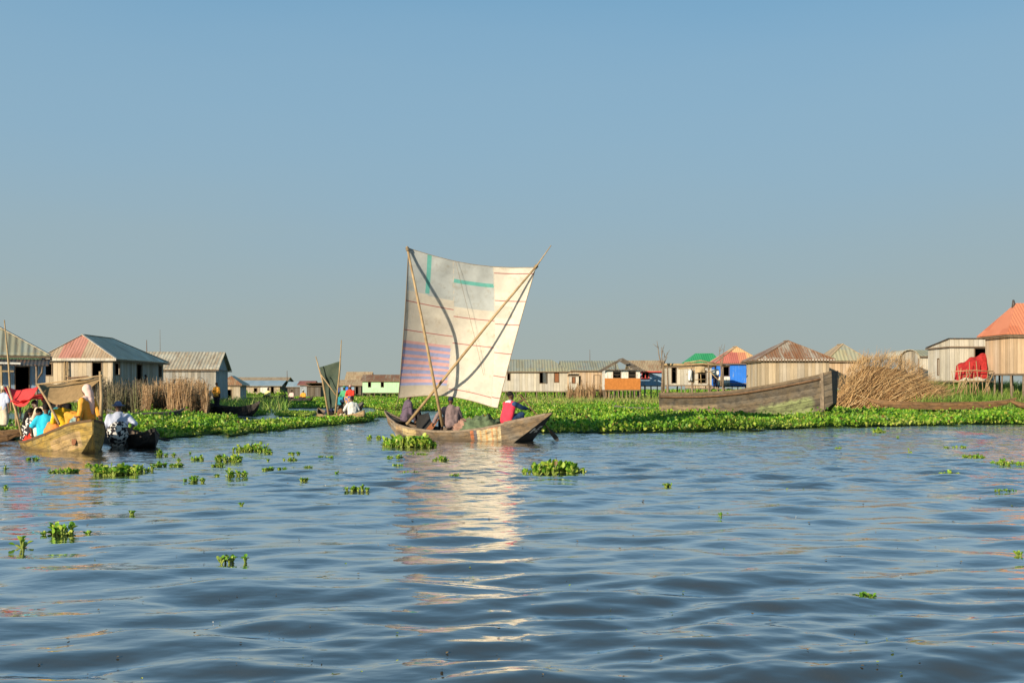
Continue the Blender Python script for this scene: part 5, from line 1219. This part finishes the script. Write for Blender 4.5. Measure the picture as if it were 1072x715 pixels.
def brush():
    g = np.random.default_rng(41); mb = MB(); cx_, Dc = X(925, 57), 57.0
    def top(f): return 1.0 + 2.3 * (1 - abs((f - .30) / (.30 if f < .30 else .78)) ** (1.7 if f < .3 else 3.0)) if 0 <= f <= 1 else 1
    W_ = wd(874, 985, 57); x0 = X(874, 57)
    for q in range(3300):
        f = g.beta(1.3, 1.5); lay = g.random(); base = Vector((x0 + f * W_, Dc - .9 + 2.2 * g.random(), .5 + (top(f) - 1.0) * lay * .8))
        ang = R(g.normal(50 if f < .45 else 26, 11)) if g.random() < .8 else R(g.uniform(100, 165))
        ln = g.uniform(1.0, 2.6) * (1 if f < .7 else 1.1); d = Vector((math.cos(ang), g.normal(0, .25), math.sin(ang))).normalized()
        a = base - d * ln * .5; b = base + d * ln * .5
        lim = top(min(1, max(0, (b.x - x0) / W_))) + .25
        if b.z > lim: d.z *= .35; b = a + d * ln
        a.z = max(a.z, .2); r = g.uniform(.006, .017); mid = a.lerp(b, .55) + Vector((g.normal(0, .05), g.normal(0, .05), g.normal(.04, .06)))
        mb.mi = 0 if g.random() < .8 else 1; mb.tube([a, mid, b], [r, r * .8, r * .3], 4, False)
    for q in range(900):                        # wisps of thin twigs standing out of the top
        f = g.beta(1.6, 1.9); x = x0 + f * W_ * .95; z = top(f) * g.uniform(.75, 1.0); a = Vector((x, Dc - .6 + 1.6 * g.random(), z)); ang = R(g.normal(62, 26)); ln = g.uniform(.25, .75)
        b = a + Vector((math.cos(ang), g.normal(0, .4), math.sin(ang))) * ln; mb.mi = 0; mb.tube([a, b], [.011, .004], 3, False)
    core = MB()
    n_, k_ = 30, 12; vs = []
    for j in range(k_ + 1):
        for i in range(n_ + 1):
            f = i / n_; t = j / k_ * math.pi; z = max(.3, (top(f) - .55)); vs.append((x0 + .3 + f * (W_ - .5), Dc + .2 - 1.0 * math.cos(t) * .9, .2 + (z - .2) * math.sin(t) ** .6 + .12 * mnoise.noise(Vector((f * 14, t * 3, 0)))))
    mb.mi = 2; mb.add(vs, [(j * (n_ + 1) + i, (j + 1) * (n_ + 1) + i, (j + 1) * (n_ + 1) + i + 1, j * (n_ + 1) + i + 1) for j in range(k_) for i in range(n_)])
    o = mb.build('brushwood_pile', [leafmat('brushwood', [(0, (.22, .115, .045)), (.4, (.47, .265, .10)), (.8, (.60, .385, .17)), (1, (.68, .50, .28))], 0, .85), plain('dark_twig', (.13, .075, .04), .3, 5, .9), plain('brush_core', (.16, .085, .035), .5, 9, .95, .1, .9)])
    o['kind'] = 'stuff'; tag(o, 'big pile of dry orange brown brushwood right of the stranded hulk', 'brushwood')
brush()
# red tarpaulin on a stick fence
tr = drape('red_tarpaulin', P(1001, 383, 58.6), P(1033, 369, 58.6), P(1034, 396, 57.8), P(999, 398, 57.8), -.25, cloth('red_tarpaulin_cloth', (.34, .028, .026), .4), None, lambda p: p, wr=.09)
tag(tr, 'crumpled red tarpaulin hung by the pale shed at the right', 'tarpaulin')
sf_ = empty('stick_fence', (X(1000, 57.4), 57.4, 1.15), 0, 'ragged fence of thin sticks in front of the red tarpaulin', 'fence'); g = random.Random(9); wS = wd(998, 1036, 57.4)
for i in range(13):
    x = wS * (i + g.uniform(-.3, .3)) / 12; h = g.uniform(.9, 2.2); m = MB(); m.tube([(x, 0, 0), (x + g.uniform(-.25, .25), g.uniform(-.05, .05), h)], [.03, .018], 5); m.build('stick', BAMBOO, sf_)
for z in (.75, 1.35): m = MB(); m.tube([(-.1, -.04, z), (wS * .5, -.05, z + .06), (wS + .1, -.04, z)], .03, 5); m.build('rail', BAMBOO, sf_)
for i in range(7):
    x = g.uniform(0, wS * .8); m = MB(); m.tube([(x, -.08, .1), (x + g.uniform(.4, .8), -.1, g.uniform(.9, 1.4))], [.025, .014], 5); m.build('stick', BAMBOO, sf_)

# floating water hyacinth plants
def clump(px, py, wpx, hpx, label, style='small', seed=None):
    g = np.random.default_rng(int(px * 13 + py * 7)); D0 = Dw(py); s = D0 / F; w, h = max(wpx * s * 1.22, .10), max(hpx * s, .04); dep = min(max(w * .38, .08), 1.1) if hpx > 4 else .10
    big = style == 'big'; flat = style == 'flat'
    h *= .72 if D0 < 20 else .88; n = int(np.clip((w * dep) * 95 + 2, 3, 160)) if w > .35 else (7 if flat else 1); cx_, cy_ = X(px, D0), D0 + dep * .55
    rx, ry = g.uniform(-1, 1, n * 3), g.uniform(-1, 1, n * 3); ok = rx ** 2 + ry ** 2 < 1; rx, ry = (rx[ok][:n], ry[ok][:n]) if n > 1 else (np.zeros(1), np.zeros(1)); n = len(rx)
    pos = []; yaw = []; tilt = []; size = []; roll = []; st = MB()
    for a, b in zip(rx, ry):
        x, y = cx_ + a * w / 2 * .85, cy_ + b * dep / 2; k_ = int(g.integers(6, 11)) if not flat else 4; hh = h * (1 - .45 * (a * a + b * b)) * (g.uniform(.4, .85) if g.random() < .85 else g.uniform(.85, 1.2))
        for q in range(k_):
            yw = q / k_ * 6.283 + g.uniform(-.4, .4); up = g.uniform(.2, 1.0) if not flat else .15; lf = np.clip((hh * (.46 if hpx >= 22 and wpx < 60 else .40) if not flat else .03) * g.uniform(.75, 1.25), .022 if flat else .035, .14)
            out = g.uniform(.3, .8) * lf * 1.2 * (1.4 - up); z = max(.02, (hh - lf * .75) * up); bx, by = x - math.sin(yw) * out, y + math.cos(yw) * out
            pos.append((bx, by, z)); yaw.append(yw); tilt.append(np.clip(g.normal(.25 + .75 * up, .45), -.1, 1.5)); size.append(lf); roll.append(g.normal(0, .45))
            st.tube([(x, y, -.02), ((x + bx) / 2 - .15 * (x - bx), (y + by) / 2, z * .45), (bx, by, z)], [.006 + lf * .05, .008 + lf * .09, .006 + lf * .02], 5, False)
    V, FA = scatter_leaves(np.array(pos), np.array(yaw), np.array(tilt), np.array(size), LT9, np.array(roll)); b = len(V)
    SV = np.array(st.v); SF = np.array(st.f) + b
    mi = np.concatenate([np.repeat((g.random(len(pos)) < .35).astype(int), len(LT9[1])), np.full(len(SF), 2)])
    V2 = np.concatenate([V, SV]); org = np.array([cx_, cy_, 0]); me = np_mesh('floating_hyacinth', V2 - org, [FA, SF], [M_HY, M_HY2, M_STALK], mi, True)
    o = link('floating_hyacinth', me); o.location = (cx_, cy_, 0); tag(o, label, 'water hyacinth', 'floating water hyacinth plants on the open water')
for c in [
    (35, 482, 16, 8, 'small pale plant just below the red end of the yellow boat'), (66, 496, 34, 12, 'low hyacinth raft below the middle of the yellow boat'),
    (118, 498, 50, 22, 'large tall hyacinth raft below the yellow boat bow'), (145, 494, 28, 14, 'hyacinth tuft joined to the right of the large raft below the bow'), (172, 489, 34, 9, 'thin low hyacinth raft right of the large raft'),
    (170, 478, 20, 10, 'rounded hyacinth tuft below the long dark paddle'), (198, 476, 12, 8, 'first small hyacinth tuft right of the dark paddle tip'), (206, 482, 18, 6, 'flat hyacinth sprig right of the dark paddle tip'),
    (240, 484, 28, 16, 'hyacinth tuft under the wide raft below the left weed mat'), (262, 473, 40, 12, 'wide hyacinth raft just below the left weed mat'), (240, 500, 30, 16, 'leafy hyacinth tuft lowest of the column below the left weed mat'),
    (200, 505, 22, 15, 'upright hyacinth plant with one raised leaf'), (4, 492, 14, 14, 'upper hyacinth tuft cut by the left edge of the water'), (4, 513, 16, 10, 'lower hyacinth tuft cut by the left edge of the water'),
    (137, 539, 15, 9, 'lone low hyacinth plant in the middle of the left water'), (252, 530, 6, 5, 'tiny lone hyacinth sprig on the left open water'),
    (20, 573, 26, 22, 'near hyacinth plant with one tall leaf at the left'), (58, 562, 36, 28, 'near hyacinth plant with big dark leaves at the left'), (90, 561, 24, 12, 'bushy pale plant right of the big leaved one'),
    (240, 588, 32, 4, 'thin line of floating leaf scraps at lower left'), (277, 475, 15, 8, 'hyacinth tuft at the right end of the wide raft'), (280, 483, 9, 5, 'small hyacinth tuft under the end of the wide raft'),
    (286, 493, 28, 7, 'low oblong hyacinth raft left of centre'), (303, 483, 16, 8, 'hyacinth tuft above the oblong raft'), (321, 490, 12, 4, 'flat dim hyacinth scrap right of the oblong raft'),
    (342, 480, 17, 6, 'small hyacinth tuft floating below the green sail'), (376, 514, 28, 11, 'lone hyacinth plant left of the sail reflection'), (391, 460, 15, 9, 'rounded tuft left of the big sailboat'),
    (428, 469, 56, 20, 'dense hyacinth raft against the side of the big sailboat'), (411, 481, 20, 7, 'dark low tuft below the raft beside the sailboat'), (438, 477, 17, 5, 'flat tuft right under the raft beside the sailboat'),
    (460, 483, 18, 10, 'pale tuft on the left part of the sail reflection'), (432, 496, 20, 4, 'thin pale streak of leaves on the sail reflection'), (477, 499, 9, 4, 'tiny tuft in the middle of the sail reflection'),
    (582, 497, 66, 22, 'large bright hyacinth plant right of the sail reflection'), (699, 509, 6, 3, 'tiny pale speck of leaf right of the large bright plant'),
    (922, 453, 16, 7, 'rounded tuft just off the right weed edge'), (941, 459, 9, 5, 'second smaller tuft off the right weed edge'), (878, 470, 9, 4, 'tiny pale tuft at the left of the right-hand group'),
    (953, 475, 13, 9, 'upright small tuft under the two tufts off the weed edge'), (991, 469, 7, 4, 'tiny left tuft of a close pair near the right edge'), (1006, 469, 13, 5, 'low right tuft of a close pair near the right edge'),
    (308, 476, 14, 6, 'low tuft just right of the raft below the low hyacinth tongue'), (228, 489, 16, 7, 'low tuft touching the left of the leafy column'), (186, 484, 12, 6, 'small tuft between the thin raft and the flat sprig'),
    (97, 489, 18, 8, 'pale tuft right under the yellow boat bow reflection'), (352, 497, 10, 5, 'tiny tuft alone in the middle of the left-centre water'), (415, 489, 16, 5, 'thin tuft at the left edge of the sail reflection'), (318, 503, 8, 4, 'tiny scrap below the oblong raft'),
    (1021, 480, 25, 7, 'long low raft between the close pair and the right edge'), (1058, 487, 34, 10, 'raft of leaves nearly touching the right edge'), (998, 498, 22, 8, 'pale two part tuft lower than the rafts at the right'),
    (1052, 515, 22, 3, 'faint line of leaf scraps below the right edge raft'), (909, 628, 9, 3, 'tiny yellow sprig alone on the near water at the right'), (755, 541, 8, 5, 'tiny yellow leaf alone on the middle right water'), (1069, 583, 7, 5, 'green leaf at the right edge of the near water')]:
    big = c[2] > 30 and c[3] > 15
    clump(*c[:4], c[4], 'flat' if c[3] <= 4 else ('big' if big else 'small'))

# scraps of leaf and foam drifting on the near water
def scraps():
    g = np.random.default_rng(77); n = 300; py = HZ + 45 + 300 * g.random(n) ** 1.2; D = H * F / (py - HZ); px_ = g.uniform(-30, 1100, n)
    pos = np.stack([(px_ - CX) * D / F, D, wave_height((px_ - CX) * D / F, D, D) + .006], -1)
    V, FA = scatter_leaves(pos, g.uniform(0, 6.28, n), g.normal(.12, .12, n), g.uniform(.008, .028, n) * np.clip(D / 9, .8, 2), LT6)
    mi = np.repeat(g.choice([0, 1, 2], n, p=[.6, .25, .15]), len(LT6[1]))
    o = link('floating_scraps', np_mesh('floating_scraps', V, [FA], [leafmat('dead_leaf_scrap', [(0, (.05, .035, .02)), (1, (.22, .15, .06))], 0, .7), M_HY2, plain('foam_speck', (.42, .42, .39), .1, 9, .6)], mi))
    tag(o, 'tiny scraps of leaf and foam scattered over the near water', 'debris', None, 'stuff')
scraps()
# ------------------------------------------------------------------ water, weed beds, bank
water = make_water()
bed([(478, 453), (556, 453.5), (640, 454), (720, 452.6), (800, 451), (860, 447.5), (960, 446), (1110, 443.5), (1150, 436), (1110, 431), (900, 431), (700, 431), (560, 430), (490, 430)],
    24, .115, .42, 1, HYM, LT6, 'broad bright green hyacinth mat along the near edge of the right bank')
bed([(400, 430.5), (560, 430), (700, 431), (900, 431), (1200, 430.8), (1200, 420), (900, 419), (760, 417), (520, 416), (430, 419), (385, 424)],
    15, .13, .40, 2, HYM, LT6, 'green hyacinth carpet behind the sailboat and around the stranded hulk', lodD=60)
bed([(118, 458.5), (165, 459.5), (235, 455.5), (262, 452.5), (240, 444), (225, 440), (165, 438), (112, 445)],
    24, .115, .40, 3, HYM, LT6, 'green hyacinth mat in front of the dry reeds at the left')
bed([(230, 455.8), (300, 449.5), (345, 446), (382, 440.8), (378, 438.6), (340, 440.5), (300, 442.6), (240, 444)],
    24, .11, .24, 13, HYM, LT6, 'low tongue of hyacinth reaching right towards the green sailed boat')
bed([(110, 438), (215, 436.5), (250, 435.8), (262, 436.4), (290, 434.6), (270, 432.6), (225, 431.8), (110, 431.5)],
    15, .12, .26, 4, HYM, LT6, 'strip of hyacinth between the reeds and the dark canoe')
bed([(292, 436), (318, 436.6), (332, 434.5), (318, 433), (294, 433.4)], 16, .11, .16, 5, HYM, LT6, 'small hyacinth island on open water left of the green sail', .25)
bed([(380, 436.5), (418, 437.5), (424, 433.5), (396, 433)], 16, .11, .18, 6, HYM, LT6, 'hyacinth strip touching the stern tip of the big sailboat', .25)
bed([(224, 428.6), (300, 427.6), (345, 427.2), (420, 426.6), (420, 416.6), (330, 416.2), (200, 416.6), (215, 426)],
    9, .13, .30, 7, HYM, LT6, 'far green weed field in front of the distant houses', lodD=70, edge_noise=.8)
bed([(-60, 470), (22, 459), (18, 446), (-60, 446)], 12, .13, .34, 8, HYM, LT6, 'hyacinth mat at the far left beside the moored canoes', .25)

# taller grass and the mud bank on the right
def bank():
    nx, ny = 70, 44; xs = np.linspace(-2, 62, nx); ys = np.linspace(46, 96, ny)
    x, y = np.meshgrid(xs, ys, indexing='ij'); z = ground_z(x, y) - .06
    z = z + .03 * np.sin(x * 1.9) * np.sin(y * 1.3)
    V = np.stack([x, y, z], -1).reshape(-1, 3); i, j = np.meshgrid(np.arange(nx - 1), np.arange(ny - 1), indexing='ij')
    FA = np.stack([i * ny + j, (i + 1) * ny + j, (i + 1) * ny + j + 1, i * ny + j + 1], -1).reshape(-1, 4)
    o = link('ground', np_mesh('ground', V, [FA], plain('mud', (.10, .085, .05), .4, 1.5, .95, .1, .5), smooth=True)); tag(o, kind='structure')
bank()

def blades(name, label, cat, region, n, hmin, hmax, width, mat, seed, lean=.35, zfun=None, hmod=None, kind='stuff', bend=.3):
    g = np.random.default_rng(seed); x, y = region(g, n); n = len(x)
    h = g.uniform(hmin, hmax, n) * (1 if hmod is None else hmod(x, y)); yaw = g.uniform(0, 2 * math.pi, n)
    ld = g.normal(0, lean, (n, 2)); wv = np.stack([np.cos(yaw), np.sin(yaw), np.zeros(n)], -1) * (width * g.uniform(.6, 1.3, n))[:, None] / 2
    b = np.stack([x, y, (0 if zfun is None else zfun(x, y)) + np.zeros(n)], -1)
    d1 = np.stack([ld[:, 0] * .5 * h, ld[:, 1] * .5 * h, .55 * h], -1)
    d2 = np.stack([ld[:, 0] * (1.0 + bend) * h, ld[:, 1] * (1.0 + bend) * h, h * (1 - .25 * np.hypot(ld[:, 0], ld[:, 1]))], -1)
    V = np.stack([b - wv, b + wv, b + d1 - wv * .8, b + d1 + wv * .8, b + d2], 1).reshape(-1, 3); o5 = (np.arange(n) * 5)[:, None]
    me = np_mesh(name, V, [o5 + np.array([[0, 1, 3, 2]]), o5 + np.array([[2, 3, 4]])], mat)
    return tag(link(name, me), label, cat, None, kind)
M_GRASS = leafmat('tall_grass_blade', [(0, (.06, .17, .018)), (.5, (.15, .31, .03)), (.85, (.27, .40, .06)), (1, (.36, .32, .12))], .3, .6)
M_DRYG = leafmat('dry_grass_blade', [(0, (.16, .20, .04)), (.4, (.30, .32, .07)), (.75, (.20, .36, .05)), (1, (.46, .38, .17))], .25, .7)
def reg_px(px0, px1, D0, D1):
    def f(g, n):
        D = g.uniform(D0, D1, n); px = g.uniform(px0, px1, n); return (px - CX) * D / F, D
    return f
blades('grass', 'tall green grass on the bank under the orange roofed house', 'grass', reg_px(960, 1160, 54.5, 70), 19000, .5, 1.2, .05, M_GRASS, 21, .3, ground_z)
blades('grass', 'yellowing grass below the stilt houses right of the sail', 'grass', reg_px(590, 705, 82, 100), 6000, .3, .8, .06, M_DRYG, 22, .3)
bed([(690, 419.5), (905, 419.5), (1200, 419), (1300, 414), (690, 413.5)], 5, .18, .6, 9, HYM, LT6, 'weeds on the low bank behind the stranded hulk and the brown canoe', zfun=ground_z)
bed([(-40, 416.8), (200, 416.7), (520, 416.2), (760, 416.8), (1300, 414.2), (1300, 411.2), (-40, 411.2)], 3.2, .2, .95, 10, HYM, LT6, 'thin far line of weed showing between and under the distant houses', lodD=95, edge_noise=.8)
blades('grass', 'rough yellow green grass around the posts of the houses on the right', 'grass', reg_px(520, 1080, 70, 122), 10000, .4, 1.1, .07, M_DRYG, 23, .3)
blades('grass', 'dull grass under the board houses on the left', 'grass', reg_px(-20, 300, 60, 120), 9000, .4, 1.1, .07, M_GRASS, 24, .3)

bpy.data.scenes.remove(TMP)
